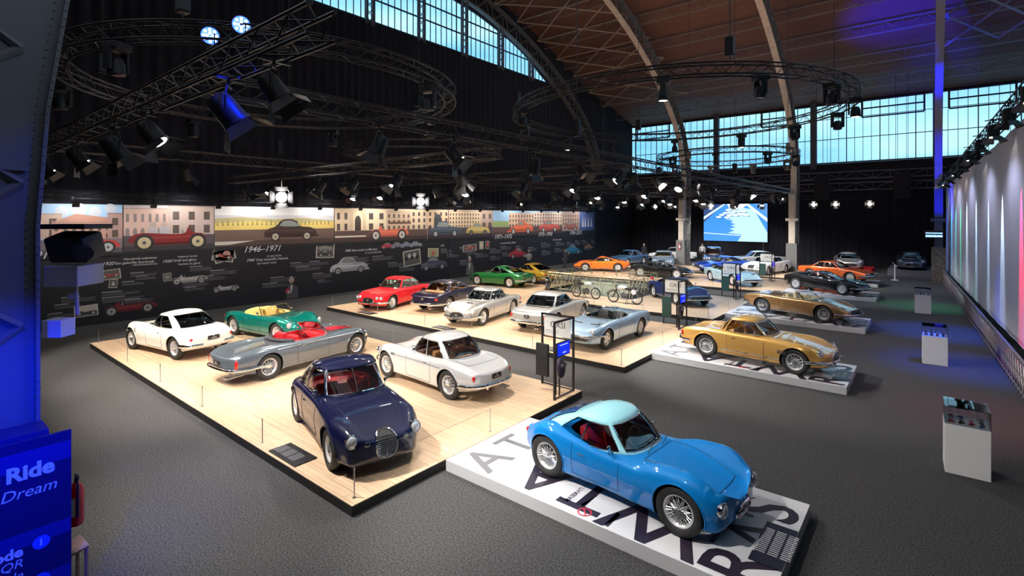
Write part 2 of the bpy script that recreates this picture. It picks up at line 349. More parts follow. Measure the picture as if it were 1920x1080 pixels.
def car(name, loc, head, label, s, cat='car', group=None):
    s = {**DEF, **s}
    root = empty(name, loc, R(head), label, cat, group)
    wb = s['wb']; Rt = s['R']; Wt = s['Wt']; s.setdefault('fa', wb*.5); s.setdefault('ra', -wb*.5)
    BODY = s['paint']; INT = s['int']; far = s.get('far', False)
    V, F, (W, ZB, ZF, ZC) = make_body(s)
    bm = bmesh.new(); vv = [bm.verts.new(p) for p in V]
    for f in F: bm.faces.new([vv[i] for i in f])
    bmesh.ops.recalc_face_normals(bm, faces=bm.faces[:])
    bvh = BVHTree.FromBMesh(bm); me = bpy.data.meshes.new('b'); bm.to_mesh(me); bm.free(); me.materials.append(BODY)
    def side(x, z, sg=-1, off=.003):
        h = bvh.ray_cast(Vector((x, sg*3, z)), Vector((0, -sg, 0)))
        return h[0]+Vector((0, sg*off, 0)) if h[0] else None
    def top(x, y, off=.003):
        h = bvh.ray_cast(Vector((x, y, 3)), Vector((0,0,-1))); return h[0]+Vector((0,0,off)) if h[0] else None
    def nose(y, z, sg=1, off=.004):
        h = bvh.ray_cast(Vector((sg*5, y, z)), Vector((-sg, 0, 0))); return (h[0]+h[1]*off, h[1]) if h[0] else (None, None)
    # ---- cuts
    cuts = []
    for x in (wb/2, -wb/2):
        ar = Rt+s['gap']
        for sg in (-1, 1):
            w = W(x); c = MB(); c.cyl((x, sg*(w-Wt-.14), Rt), (x, sg*(w+.4), Rt), ar, 36)
            if s.get('skirt'): pass
            cuts.append(cutter(c, DARK))
    cab = s.get('cab'); op = s.get('open')
    if cab: xa, xb, hw, n_ = cab['bb'], cab['wx'], cab['gw'], cab.get('n', 4.0)
    else: xa, xb, hw, n_ = op['x0'], op['x1'], op['hw'], 3.6
    def outline(xa, xb, hw, n_, k=40):
        cx, ax = (xa+xb)/2, (xb-xa)/2; out = []
        for i in range(k):
            t = 2*PI*i/k; c_, d_ = math.cos(t), math.sin(t)
            out.append((cx+ax*math.copysign(abs(c_)**(2/n_), c_), hw*math.copysign(abs(d_)**(2/n_), d_)))
        return out
    ins = .05
    xa_c = max(xa+.10, s.get('cutmin', -9)); fl = s.get('floor', .27)
    c = MB(); c.prism(outline(xa_c, xb-ins, hw-ins, n_), fl, 1.6); cuts.append(cutter(c, INT))
    bme = boolean(me, cuts, None)
    link('body', bme, None, root, True, 42)
    # ---- interior tub
    t = MB(); o2 = outline(xa_c+.005, xb-ins-.005, hw-ins-.005, n_); k = len(o2)
    zt = [ (ZC(p[0]) if abs(p[1]) < .3 else min(ZC(p[0]), ZF(p[0])+.02))-.03 for p in o2]
    t.add([(p[0], p[1], fl+.01) for p in o2]+[(p[0], p[1], z) for p, z in zip(o2, zt)], [tuple(range(k))]+[(i, (i+1) % k, k+(i+1) % k, k+i) for i in range(k)])
    t.build('interior_lining', INT, root, True)
    sx = s['seatx']; SM = s['seat']; sy = hw*.46
    for sg in ((1, -1) if not s.get('bench') else (0,)):
        q = MB(); wd = .46 if sg else hw*1.6
        rbox(q, (sx+.10, sg*sy, fl+.14), (.50, wd, .20), .06)
        rbox(q, (sx-.17, sg*sy, fl+.42), (.15, wd*.96, .56), .065, Matrix.Rotation(R(-14), 3, 'Y'))
        so = q.build('seat', SM, root, True, 50)
    if s.get('rearseat'):
        q = MB(); rbox(q, (sx-.75, 0, fl+.18), (.45, hw*1.55, .2), .06); rbox(q, (sx-1.0, 0, fl+.42), (.14, hw*1.55, .46), .06, Matrix.Rotation(R(-16), 3, 'Y')); q.build('rear_bench', SM, root, True, 50)
    q = MB(); zd = ZC(xb-.2)-.10; rbox(q, (xb-.24, 0, zd), (.22, hw*1.72, .16), .05); q.build('dashboard', s.get('dash', INT), root, True)
    q = MB(); cw = Vector((xb-.48, s['drv']*sy, zd+.01)); M = Matrix.Rotation(R(62), 3, 'Y')
    q.tube([cw + M @ Vector((.185*math.cos(2*PI*i/20), .185*math.sin(2*PI*i/20), 0)) for i in range(20)], .012, 6, closed=True)
    for a in (0, 2.1, 4.2): q.tube([cw, cw + M @ Vector((.185*math.cos(a), .185*math.sin(a), 0))], .008, 4)
    q.tube([cw, cw+Vector((.25, 0, -.06))], .02, 6); q.build('steering_wheel', BLACK if not s.get('woodwheel') else mat('wood_rim', (.25,.09,.03), .3), root, True)
    # ---- greenhouse
    if cab:
        T1, T2 = cab['rf'], cab['rr']; rw, zr = cab['rw'], cab['zr']; bf = cab.get('bulge', .03); cr = cab.get('crown', .045)
        fz, rz_ = cab.get('zcowl', ZC(xb)-.015), cab.get('zdeck', ZC(xa)-.02); br = cab.get('rearbulge', .04)
        def thf(f): return math.acos(max(-1, min(1, math.copysign(abs(f)**(n_/2), f))))
        wf = R(cab.get('wfa', 41)); wr = PI-R(cab.get('wra', 40)); p1 = thf(cab.get('a', .80)); pb = thf(cab.get('b', .02)); pb2 = thf(cab.get('b', .02)-cab.get('bw', .05)); pc = thf(cab.get('c', -.72))
        p1 = max(p1, wf+.04); pc = min(pc, wr-.04)
        segs = [(0, wf, 9, 'windshield'), (wf, p1, 2, None), (p1, pb, 7, 'side_window'), (pb, pb2, 2, None), (pb2, pc, 6, 'quarter_window'), (pc, wr, 3, None), (wr, PI, 9, 'rear_window')]
        th = []; zone = []
        for a, b, k_, z_ in segs:
            for i in range(k_): th.append(a+(b-a)*i/k_); zone.append(z_)
        full = th+[PI]+[-q for q in th[:0:-1]]; zfull = zone+zone[::-1]; N = len(full)
        vs_ = [0, .12, .3, .5, .7, .88, 1.0]
        def G(t, v):
            c_, d_ = math.cos(t), math.sin(t); ux = math.copysign(abs(c_)**(2/n_), c_); uy = math.copysign(abs(d_)**(2/n_), d_)
            cx0, ax0 = (xa+xb)/2, (xb-xa)/2; cx1, ax1 = (T1+T2)/2, (T1-T2)/2
            x = (1-v)*(cx0+ax0*ux)+v*(cx1+ax1*ux); y = (1-v)*hw*uy+v*rw*uy
            fr = (cx0+ax0*ux-xa)/(xb-xa); z0 = rz_+(fz-rz_)*fr + cab.get('belt', 0)*abs(uy)**2
            z1 = zr-cab.get('drop', .05)*ux*ux - .03*abs(uy)**3
            z = (1-v)*z0+v*z1; k_ = math.sin(PI*v)
            y += bf*k_*uy
            if ux > 0: x += .03*k_*ux; 
            else: x += br*k_*ux; z += br*.9*k_*abs(ux)**2
            return Vector((x, y, z))
        GV = [G(t_, v_) for v_ in vs_ for t_ in full]
        frame = MB(); wins = {}
        FF = []
        for j in range(len(vs_)-1):
            for i in range(N):
                z_ = zfull[i]; quad = (j*N+i, j*N+(i+1) % N, (j+1)*N+(i+1) % N, (j+1)*N+i)
                if z_ and 0 < j < len(vs_)-2 or (z_ in ('windshield','rear_window') and j == 0 and cab.get('low')): wins.setdefault((z_, 1 if i < len(th) else -1) if 'side' in z_ or 'quarter' in z_ else (z_, 0), []).append(quad)
                else: FF.append(quad)
        # roof dome
        base = len(GV); ctr = Vector(((T1+T2)/2, 0, 0)); prev = (len(vs_)-1)*N; cnt = 0
        for q_ in (.86, .62, .34):
            for i, t_ in enumerate(full):
                p = G(t_, 1); GV.append(Vector((ctr.x+(p.x-ctr.x)*q_, p.y*q_, p.z+cr*(1-q_**2)+ (zr-p.z)*(1-q_**2)*.6)))
            for i in range(N): FF.append((prev+i, prev+(i+1) % N, base+cnt*N+(i+1) % N, base+cnt*N+i))
            prev = base+cnt*N; cnt += 1
        FF.append(tuple(prev+i for i in range(N)))
        fr_me = MB(); fr_me.v = [tuple(p) for p in GV]; fr_me.f = FF
        if s.get('bigrear'): pass
        ro = fr_me.build('roof', s.get('roofpaint', BODY), root, True, 50)
        md = ro.modifiers.new('s', 'SOLIDIFY'); md.thickness = .018; md.offset = -1
        for (z_, sg), qs in wins.items():
            m_ = MB(); idx = {}
            for q_ in qs:
                for i in q_:
                    if i not in idx: idx[i] = len(m_.v); m_.v.append(tuple(GV[i]))
                m_.f.append(tuple(idx[i] for i in q_))
            wo = m_.build(z_, s.get('glass', GLASS), root, True, 0)
            # bright trim round the glass
            if s.get('trim', True):
                ed = {}
                for q_ in qs:
                    for a, b in zip(q_, q_[1:]+q_[:1]): ed[frozenset((a, b))] = ed.get(frozenset((a, b)), 0)+1
                be = [tuple(e) for e, n2 in ed.items() if n2 == 1]; nb = {}
                for a, b in be: nb.setdefault(a, []).append(b); nb.setdefault(b, []).append(a)
                st = be[0][0]; loop = [st]; pv = None; cu = st
                while True:
                    nx = [q_ for q_ in nb[cu] if q_ != pv]
                    if not nx or nx[0] == st or len(loop) > 400: break
                    pv, cu = cu, nx[0]; loop.append(cu)
                cc = Vector(((xa+xb)/2, 0, (zr+fz)/2))
                pts = [GV[i]+(GV[i]-cc).normalized()*.004 for i in loop]
                tm = MB(); tm.tube(pts, s.get('trimr', .009), 5, closed=True); tm.build('window_trim', s.get('trimmat', CHROME), wo, True)
                if z_ == 'windshield' and s.get('split'):
                    tm = MB(); tm.tube([G(0, v_)+Vector((.008, 0, .004)) for v_ in vs_[1:-1]], .014, 6); tm.build('centre_bar', CHROME, wo, True)
        if s.get('shelf', True) and xa_c < sx-.4:
            q = MB(); rbox(q, ((xa_c+sx-.45)/2, 0, ZC(xa_c)-.10), (max(.2, sx-.45-xa_c), hw*1.5, .04), .015); q.build('parcel_shelf', s.get('shelfm', SM), root, True)
    else:
        # open car: raked windshield, cockpit rim and folded hood
        wx, wz, wh, rake = op['x1'], ZC(op['x1'])-.01, op.get('wh', .36), op.get('rake', .28); hy = op['hw']*.98; N = 16; P0 = []; P1 = []
        for i in range(N+1):
            u = -1+2*i/N; bx = wx+.03 - op.get('curve', .26)*abs(u)**2.4
            P0.append(Vector((bx, u*hy, wz-.02*abs(u)))); P1.append(Vector((bx-rake, u*hy*.86, wz+wh-.03*u*u)))
        m_ = MB(); rows = [[a.lerp(b, v)+Vector((.015*math.sin(PI*v), 0, 0)) for a, b in zip(P0, P1)] for v in (0,.25,.5,.75,1)]
        for r_ in rows: m_.v += [tuple(p) for p in r_]
        m_.f = [(j*(N+1)+i, j*(N+1)+i+1, (j+1)*(N+1)+i+1, (j+1)*(N+1)+i) for j in range(4) for i in range(N)]
        wo = m_.build('windshield', s.get('glass', GLASS), root, True, 0)
        tm = MB(); tm.tube(rows[0]+[r_[-1] for r_ in rows[1:]]+rows[-1][::-1][1:]+[r_[0] for r_ in rows[-2:0:-1]], .015, 6, closed=True); tm.build('windshield_frame', CHROME, wo, True)
        tm = MB(); pts = [p for p in (top(a, b, .0) for a, b in outline(xa_c, xb-ins, hw-ins+.01, n_, 48)) if p]
        if len(pts) > 6: tm.tube(pts, .016, 6, closed=True); tm.build('cockpit_rim', op.get('rimm', INT), root, True)
        if op.get('hood', True):
            q = MB(); hx = op['x0']+.10
            for j, (r_, zz) in enumerate(((.055, .0), (.05, .05), (.04, -.03))):
                q.tube([(hx+.30*abs(u)**2.2-.06*j, u*op['hw']*.93, ZC(hx)+.03+zz-.03*abs(u)) for u in np.linspace(-1, 1, 15)], r_*1.3, 8, ry=r_)
            q.build('folded_hood', op.get('hoodm', BLACK), root, True)
    # ---- wheels
    wp = wheel_proto(s['wheel'], Rt, Wt)
    for x in (wb/2, -wb/2):
        for sg in (-1, 1):
            y = sg*(W(x)-Wt/2-s.get('inset', .035)); rot = 0 if sg < 0 else PI
            wl = lnk('wheel', wp['rim'], root, (x, y, Rt), rot + (R(s.get('steer', 0)) if x > 0 else 0))
            lnk('tyre', wp['tyre'], wl); lnk('spokes', wp['spokes'], wl); lnk('hub_cap', wp['cap'], wl)
    # ---- arch lips
    for x in (wb/2, -wb/2):
        for sg in (-1, 1):
            q = MB(); ar = Rt+s['gap']; pts = []
            for i in range(25):
                a = R(-18)+R(216)*i/24; zz = Rt+ar*math.sin(a); p = side(x+ar*math.cos(a), zz, sg, 0) if zz > ZB(x)+.01 else None
                if p and abs(p.y) > .3: pts.append(p)
            if len(pts) > 3: q.tube(pts, .012, 6).build('arch_lip', s.get('lip', BODY), root, True)
    # ---- panel seams
    q = MB()
    dx0, dx1 = s['door']
    for sg in (-1, 1):
        zs0, zs1 = ZB(0)+.08, min(ZF(dx0), ZF(dx1))-.02
        for xx in (dx0, dx1):
            pts = [side(xx, z_, sg, .001) for z_ in np.linspace(zs0, (ZF(xx)-.015), 9)]; pts = [p for p in pts if p]
            if len(pts) > 1: q.tube(pts, .0045, 4)
        pts = [p for p in (side(x_, zs0, sg, .001) for x_ in np.linspace(dx0, dx1, 9)) if p]; q.tube(pts, .0045, 4)
    hx0, hx1, hy = s['hoodl']
    for sg in (-1, 1):
        pts = [p for p in (top(x_, sg*hy*(1-.25*((x_-hx0)/(hx1-hx0))**2), .001) for x_ in np.linspace(hx0, hx1, 12)) if p]
        if len(pts) > 1: q.tube(pts, .0045, 4)
    for xx, k_ in ((hx0, 1), (hx1, .75)):
        pts = [p for p in (top(xx, y_*k_, .001) for y_ in np.linspace(-hy, hy, 9)) if p]
        if len(pts) > 1: q.tube(pts, .0045, 4)
    if s.get('trunkl'):
        tx0, tx1, ty = s['trunkl']
        for sg in (-1, 1):
            pts = [p for p in (top(x_, sg*ty, .001) for x_ in np.linspace(tx0, tx1, 8)) if p]
            if len(pts) > 1: q.tube(pts, .0045, 4)
        pts = [p for p in (top(tx1, y_, .001) for y_ in np.linspace(-ty, ty, 7)) if p]; q.tube(pts, .0045, 4)
    q.build('panel_seams', SEAM, root)
    # ---- lamps
    for (y, z, r_) in s['heads']:
        for sg in (-1, 1):
            p, n = nose(sg*y, z)
            if p is None: continue
            ax = (n*.35+Vector((1,0,.08))).normalized(); M = ax.to_track_quat('Z', 'Y').to_matrix(); M4 = Matrix.Translation(p-ax*.03) @ M.to_4x4()
            b = MB(); b.lathe([(r_*.2,-.03),(r_*1.0,-.02),(r_*1.10,.02),(r_*1.06,.05),(r_*.97,.055),(r_*.9,.04)], 20, 'Z', M4); ho = b.build('headlamp', s.get('headm', CHROME), root, True)
            b = MB(); b.lathe([(r_*.94,.045),(r_*.7,.066),(r_*.35,.078),(.001,.082)], 20, 'Z', M4); b.build('lens', mat('headlamp_glass', (.66,.68,.72), .16, .45, coat=.6), ho, True)
            b = MB(); b.lathe([(r_*.9,.035),(r_*.6,.0),(r_*.3,-.02),(.001,-.03)], 20, 'Z', M4); b.build('reflector', mat('reflector', (.85,.85,.87), .35, .35), ho, True)
    def patch(y0, y1, z0, z1, sg, off, nm, m_, ny=8, nz=4, ell=False, parent=root):
        P = MB(); g = []
        for j in range(nz+1):
            for i in range(ny+1):
                u, v = -1+2*i/ny, -1+2*j/nz
                if ell: u, v = u*math.sqrt(1-v*v/2), v*math.sqrt(1-u*u/2) if True else v
                y = (y0+y1)/2+(y1-y0)/2*u; z = (z0+z1)/2+(z1-z0)/2*v; p, n = nose(y, z, sg, off)
                if p is None: return None
                g.append(p)
        P.v = [tuple(p) for p in g]; w_ = ny+1
        P.f = [(j*w_+i, j*w_+i+1, (j+1)*w_+i+1, (j+1)*w_+i) for j in range(nz) for i in range(ny)]
        o = P.build(nm, m_, parent, True, 60); md = o.modifiers.new('s', 'SOLIDIFY'); md.thickness = .014; md.offset = 0; return o
    for (y, z, r_) in s.get('inds', []):
        for sg in (-1, 1): patch(sg*y-r_, sg*y+r_, z-r_*.8, z+r_*.8, 1, .006, 'indicator_lamp', LENS, 4, 4, True)
    if s.get('tails'):
        y, z, a, b_ = s['tails'][:4]
        for sg in (-1, 1):
            q = MB(); p, n = nose(sg*y, z, -1, 0)
            if p is None: continue
            q.sphere(tuple(p+Vector((.015,0,0))), 1, 8, (.045, a, b_)); q.build('tail_lamp', REDLENS, root, True)
    # ---- grille
    g = s.get('grille')
    if g:
        y1, zc_, hz = g['y'], g['z'], g['h']; yo = g.get('yo', 0)
        go = patch(-y1, y1, zc_-hz, zc_+hz, 1, .006, 'grille', DARK, 14, 8, g.get('ell', True))
        if go:
            q = MB(); N = 36; pts = []
            for i in range(N):
                a = 2*PI*i/N
                if g.get('ell', True): uu, v_ = math.cos(a), math.sin(a); k_ = 2/g.get('n', 2.4); uu = math.copysign(abs(uu)**k_, uu); v_ = math.copysign(abs(v_)**k_, v_)
                else: uu, v_ = max(-1, min(1, 1.42*math.cos(a))), max(-1, min(1, 1.42*math.sin(a)))
                if g.get('taper'): uu *= 1-g['taper']*(1-v_)/2
                p, n = nose(y1*uu, zc_+hz*v_, 1, .012)
                if p: pts.append(p)
            if len(pts) > 5: q.tube(pts, g.get('r', .018), 6, closed=True)
            for i in range(g.get('nh', 0)):
                v_ = -1+2*(i+1)/(g['nh']+1); lim = (1-abs(v_)**2.4)**(1/2.4) if g.get('ell', True) else 1; pts = []
                if g.get('taper'): lim *= 1-g['taper']*(1-v_)/2
                for u_ in np.linspace(-lim, lim, 11):
                    p, n = nose(y1*u_, zc_+hz*v_, 1, .014)
                    if p: pts.append(p)
                if len(pts) > 1: q.tube(pts, g.get('br', .006), 4)
            for i in range(g.get('nv', 0)):
                u_ = -1+2*(i+1)/(g['nv']+1); lim = (1-abs(u_)**2.4)**(1/2.4) if g.get('ell', True) else 1; pts = []
                for v_ in np.linspace(-lim, lim, 7):
                    p, n = nose(y1*u_, zc_+hz*v_, 1, .012)
                    if p: pts.append(p)
                if len(pts) > 1: q.tube(pts, g.get('br', .006), 4)
            q.build('grille_bars', CHROME, go, True)
            if g.get('badge', True):   # three pronged emblem
                p, n = nose(0, zc_, 1, .03)
                q = MB(); k_ = hz*.55
                for yy in (-k_*.55, 0, k_*.55): q.tube([p+Vector((0, yy, -k_*.1)), p+Vector((0, yy, k_))], k_*.09, 5)
                q.tube([p+Vector((0, k_*.55*math.sin(a), -k_*.1-k_*.35*math.cos(a))) for a in np.linspace(-PI/2, PI/2, 9)], k_*.09, 5); q.tube([p+Vector((0,0,-k_)), p], k_*.09, 5)
                q.build('trident_badge', CHROME, go, True)
    # ---- bumpers
    def bumper(sg, z, hy, hh=.04, wrap=.35, nm='front_bumper', over=None, split=0):
        mids = []
        for y in np.linspace(-hy, hy, 23):
            if split and abs(y) < split: mids.append(None); continue
            p, n = nose(y, z, sg, 0)
            mids.append(Vector((p.x+sg*.055, y, z)) if p else None)
        runs = [[]]
        for p in mids:
            if p is None:
                if runs[-1]: runs.append([])
            else: runs[-1].append(p)
        for ri, r_ in enumerate([r for r in runs if len(r) > 1]):
            q = MB()
            ends = []
            if r_[0].y < 0 and r_[-1].y > 0 or r_[0].y < -split: 
                sx_ = r_[0].x; r0 = [Vector((sx_-sg*wrap*t_, (side(sx_-sg*wrap*t_-sg*.04, z, -1, .05) or r_[0]).y, z)) for t_ in (1, .7, .4, .15)] if r_[0].y < -hy*.9 else []
            else: r0 = []
            r1 = []
            if r_[-1].y > hy*.9: sx_ = r_[-1].x; r1 = [Vector((sx_-sg*wrap*t_, (side(sx_-sg*wrap*t_-sg*.04, z, 1, .05) or r_[-1]).y, z)) for t_ in (.15, .4, .7, 1)]
            q.tube(r0+r_+r1, .022, 8, ry=hh, up=(0,0,1)); bo = q.build(nm, CHROME, root, True, 60)
        if over:
            for sy_ in (-1, 1):
                p, n = nose(sy_*over, z, sg, .07)
                if p: MB().sphere(tuple(p+Vector((sg*.015,0,0))), 1, 8, (.035, .03, .085)).build('overrider', CHROME, bo, True)
    if s.get('fb'): bumper(1, *s['fb'][:2], **s['fb'][2] if len(s['fb']) > 2 else {})
    if s.get('rb'): bumper(-1, *s['rb'][:2], nm='rear_bumper', **s['rb'][2] if len(s['rb']) > 2 else {})
    # ---- plates
    for k_, sg in (('fplate', 1), ('rplate', -1)):
        if s.get(k_):
            z, w_ = s[k_][:2]; p, n = nose(0, z, sg, .03)
            if p:
                q = MB(); rbox(q, tuple(p), (.02, w_, .12), .008); po = q.build('number_plate', BLACK, root)
                q = MB(); q.lathe([(.001,0),(.018,0)], 10, 'Z', Matrix.Translation(p+Vector((sg*.012, 0, .025))) @ Matrix.Rotation(PI/2, 4, 'Y'))
                q.box(p+Vector((sg*.011, 0, -.02)), (.002, w_*.5, .012)); q.build('plate_print', WHITE, po)
    # ---- small bright work
    q = MB()
    for sg in (-1, 1):
        hx = dx0+.12; hz = s.get('hz', ZF(hx)-.13); p = side(hx, hz, sg, .012)
        if p: q.tube([p, p+Vector((.13, 0, 0))], .008, 6)
    q.build('door_handles', CHROME, root, True)
    if s.get('vent'):     # side vent behind the front wheel: x, z, length, slots
        x_, z_, l_, n_s = s['vent']; q = MB()
        for sg in (-1, 1):
            for i in range(n_s):
                pts = [p for p in (side(x_-l_*t_, z_-i*.035, sg, .004) for t_ in (0, .33, .66, 1)) if p]
                if len(pts) > 1: q.tube(pts, .007, 4, ry=.011)
        q.build('side_vents', BLACK, root)
    if s.get('strip'):    # bright strip along the flank: z, x0, x1
        q = MB(); z_, x0_, x1_ = s['strip'][:3]
        for sg in (-1, 1):
            pts = [p for p in (side(a, z_, sg, .006) for a in np.linspace(x0_, x1_, 18)) if p]
            if len(pts) > 2: q.tube(pts, .006, 4, ry=.012)
        q.build('side_moulding', s.get('stripm', CHROME), root, True)
    if s.get('scoop'):
        x_, y_, l_ = s['scoop']
        for sg in ((1,-1) if y_ else (1,)):
            pts = [p for p in (top(x_, sg*y_+l_*t_, .012) for t_ in (-.5,-.25,0,.25,.5)) if p]
            if pts: MB().tube(pts, .028, 6, ry=.014).build('hood_vent', BLACK, root, True)
    if s.get('stripe'):
        q = MB(); w_, m_ = s['stripe']; xs_ = np.linspace(hx0, s['xf']-.1, 16)
        for a, b in zip(xs_, xs_[1:]):
            P = [top(a, -w_, .004), top(b, -w_*.85, .004), top(b, w_*.85, .004), top(a, w_, .004)]
            Q = [top(a, 0, .005), top(b, 0, .005)]
            if all(P) and all(Q): q.add(P+Q, [(0,1,5,4),(4,5,2,3)])
        if q.v: q.build('hood_stripe', m_, root, True)
    if s.get('mirror', True) and not far:
        q = MB()
        p = top(xb-.45 if cab else xb-.35, -(W(xb-.4)-.10), 0)
        for sg in (-1, 1):
            p = top(xb-.42, sg*(W(xb-.42)*.88), 0)
            if p: q.tube([p, p+Vector((.02, sg*.01, .08))], .007, 5); q.sphere(tuple(p+Vector((.02, sg*.02, .11))), .05, 6, (.5, 1.1, .9))
        q.build('door_mirrors', CHROME, root, True)
    if not far:
        q = MB()
        for y_ in (-.3, .15):
            a = top(xb+.06, y_, .02); b = (G(R(10), .22) if cab else None)
            if a: q.tube([a, Vector((xb-.02, y_+.32, a.z+.05))], .006, 4)
        q.build('wipers', BLACKM, root)
        q = MB()
        if s.get('pipes', True):
            for y_ in (.36, .46): q.cyl((s['xr']-.02, -y_, .22), (s['xr']+.5, -y_, .22), .026, 10)
            q.build('exhaust_pipes', CHROME, root, True)
    return root, s
DEF = dict(wb=2.55, R=.335, Wt=.18, gap=.045, sq=0, kf=.12, kr=.1, rn=.1, rt=.1, wheel='wire', seatx=-.25, drv=1, door=(-.62, .38), hoodl=(.78, 1.75, .5),
    heads=[(.6,.62,.09)], seat=None, int=None)
# ================================================================== car shapes
def shape(wb, fo, ro, hw, zn, zt, hood, deck, belt, fen=.02, rfen=.02, nw=.7, tw=.78, zbn=.30, zbt=.32, zb=.19, nt=None, tt=None, fpl=0, rpl=0, waist=.96, **k):
    """side and plan profiles of a car body. zn/zt: height of the nose/tail edge, hood/deck: heights over the axles,
    belt: height at the doors, fen/rfen: how far the wing crowns stand over the hood/deck, nw/tw: nose/tail width"""
    xf, xr = wb/2+fo, -(wb/2+ro); a = wb/2
    d = dict(wb=wb, xf=xf, xr=xr,
        w=[(xr, hw*tw), (xr+.22, hw*(tw*.45+.55)), (-a-.1, hw), (-a+.5, hw*(1+waist)/2), (0, hw*waist), (a-.5, hw*(1+waist)/2), (a+.1, hw*.995), (xf-.25, hw*(nw*.5+.47)), (xf, hw*nw)],
        zb=[(xr, zbt), (xr+.4, (zbt+zb)/2), (-a, zb), (a, zb), (xf-.35, (zbn+zb)/2), (xf, zbn)],
        zf=[(xr, (tt or zt)), (xr+.25, (tt or zt)*.35+(deck+rfen)*.65), (-a+.05, deck+rfen), (-.35, belt), (.35, belt), (a-.1, hood+fen), (a+.3, (hood+fen)*.8+.2*(nt or zn)), (xf, (nt or zn))],
        zc=[(xr, zt), (xr+.3, zt*.3+deck*.7), (-a+.1, deck), (-.3, belt-.02), (.45, belt), (a-.1, hood), (a+.35, hood*.62+zn*.38), (xf, zn)])
    d.update(k); return d
def M_(n, c, metal=.0, rough=.3): return paint(n, c, metal, rough)
RED_L = mat('red_leather', (.50,.02,.03), .4, bump=(30,.1)); TAN_L = mat('tan_leather', (.50,.22,.09), .45, bump=(30,.1)); BLK_L = mat('black_leather', (.02,.02,.022), .45)
CRM_L = mat('cream_leather', (.80,.68,.42), .45); YEL_L = mat('yellow_leather', (.85,.62,.20), .45); GRN_L = mat('pale_green_trim', (.50,.58,.48), .5); GRY_L = mat('grey_trim', (.16,.16,.17), .6); BLU_L = mat('blue_trim', (.03,.10,.35), .5)
WHT_L = mat('off_white_leather', (.75,.72,.66), .5)
def hide(seat, int_=None): return dict(seat=seat, int=int_ or seat)

S_GCS = shape(2.31, .60, .74, .775, .40, .52, .74, .80, .70, fen=.07, rfen=.05, nw=.50, tw=.62, zbn=.20, zbt=.30, zb=.17, nt=.42, waist=.93,
    R=.335, Wt=.18, gap=.035, rn=.12, rt=.16, kf=.10, kr=.22, wheel='wire', paint=M_('azure_paint', (.0,.17,.50)), roofpaint=M_('pale_cyan_paint', (.33,.68,.76)), **hide(RED_L, mat('dark_trim', (.04,.03,.04), .6)),
    cab=dict(bb=-1.62, wx=.42, gw=.63, rf=-.08, rr=-.72, rw=.50, zr=1.15, n=3.2, b=.06, c=-.52, bw=.02, rearbulge=.075, bulge=.035, crown=.05, wra=33, zdeck=.60, a=.74), cutmin=-.95, seatx=-.35,
    door=(-.62,.22), hoodl=(.50,1.52,.44), heads=[(.55,.50,.095)], grille=dict(y=.25, z=.335, h=.085, nv=0, nh=2, r=.018), vent=None, fb=None, rb=None, tails=(.52,.55,.03,.05), shelf=False, woodwheel=True, pipes=False, hz=.60, floor=.24)
S_GCS['zc'] = [(-1.855,.50),(-1.5,.70),(-1.0,.80),(-.3,.72),(.4,.74),(.95,.66),(1.35,.57),(1.6,.50),(1.755,.44)]
S_GCS['zf'] = [(-1.855,.50),(-1.6,.72),(-1.15,.87),(-.6,.80),(-.1,.73),(.4,.72),(.95,.83),(1.25,.84),(1.55,.74),(1.755,.56)]
S_GCS['tc'] = .72; S_GCS['w'] = [(-1.855,.48),(-1.64,.66),(-1.25,.775),(-.65,.75),(0,.72),(.65,.75),(1.25,.77),(1.58,.72),(1.755,.60)]
S_NAVY = shape(2.55, .82, .85, .80, .62, .55, .88, .90, .93, fen=.02, rfen=-.02, nw=.72, tw=.55, zbn=.24, zbt=.34, zb=.20, nt=.66, R=.345, Wt=.165, kf=.16, kr=.3, rn=.16, rt=.2, paint=M_('midnight_blue_paint', (.0015,.003,.026)), **hide(RED_L),
    cab=dict(bb=-1.70, wx=.60, gw=.68, rf=.12, rr=-.62, rw=.56, zr=1.45, n=3.3, b=.02, c=-.55, rearbulge=.10, crown=.05, wra=30, zcowl=.92, low=False), cutmin=-1.2, seatx=-.2, split=True, wheel='steel', trimr=.013,
    door=(-.55,.45), hoodl=(.72,1.80,.50), heads=[(.55,.66,.105)], inds=[(.33,.60,.05)], grille=dict(y=.19, z=.52, h=.19, nh=12, nv=1, r=.016, br=.006, badge=False, n=2.8, taper=.12), fb=None, tails=(.5,.62,.03,.04), hz=.72, shelf=True, pipes=False)
S_SILV = shape(2.55, .78, .88, .79, .58, .66, .84, .84, .85, fen=.05, rfen=.04, nw=.66, tw=.78, zbn=.26, zbt=.34, R=.345, kf=.22, kr=.16, rn=.14, rt=.10, paint=M_('silver_white_paint', (.60,.61,.62), .35, .28), **hide(TAN_L, mat('brown_trim', (.20,.07,.04), .6)),
    cab=dict(bb=-1.30, wx=.52, gw=.64, rf=.08, rr=-.72, rw=.53, zr=1.32, n=3.2, b=.05, c=-.62, rearbulge=.08, crown=.05, wra=46), seatx=-.25, door=(-.62,.36), hoodl=(.62,1.72,.5), trunkl=(-1.3,-1.72,.5),
    heads=[(.58,.62,.10)], grille=dict(y=.26, z=.46, h=.13, nv=7, r=.02), fb=(.40,.56,dict(over=.25)), rb=(.42,.64,dict(over=.33, hh=.05)), tails=(.60,.60,.04,.075), rplate=(.60,.30), strip=(.70,-1.0,1.0), stripm=mat('grey_strip', (.2,.2,.22), .5), vent=(1.0,.72,.16,2), shelfm=TAN_L)
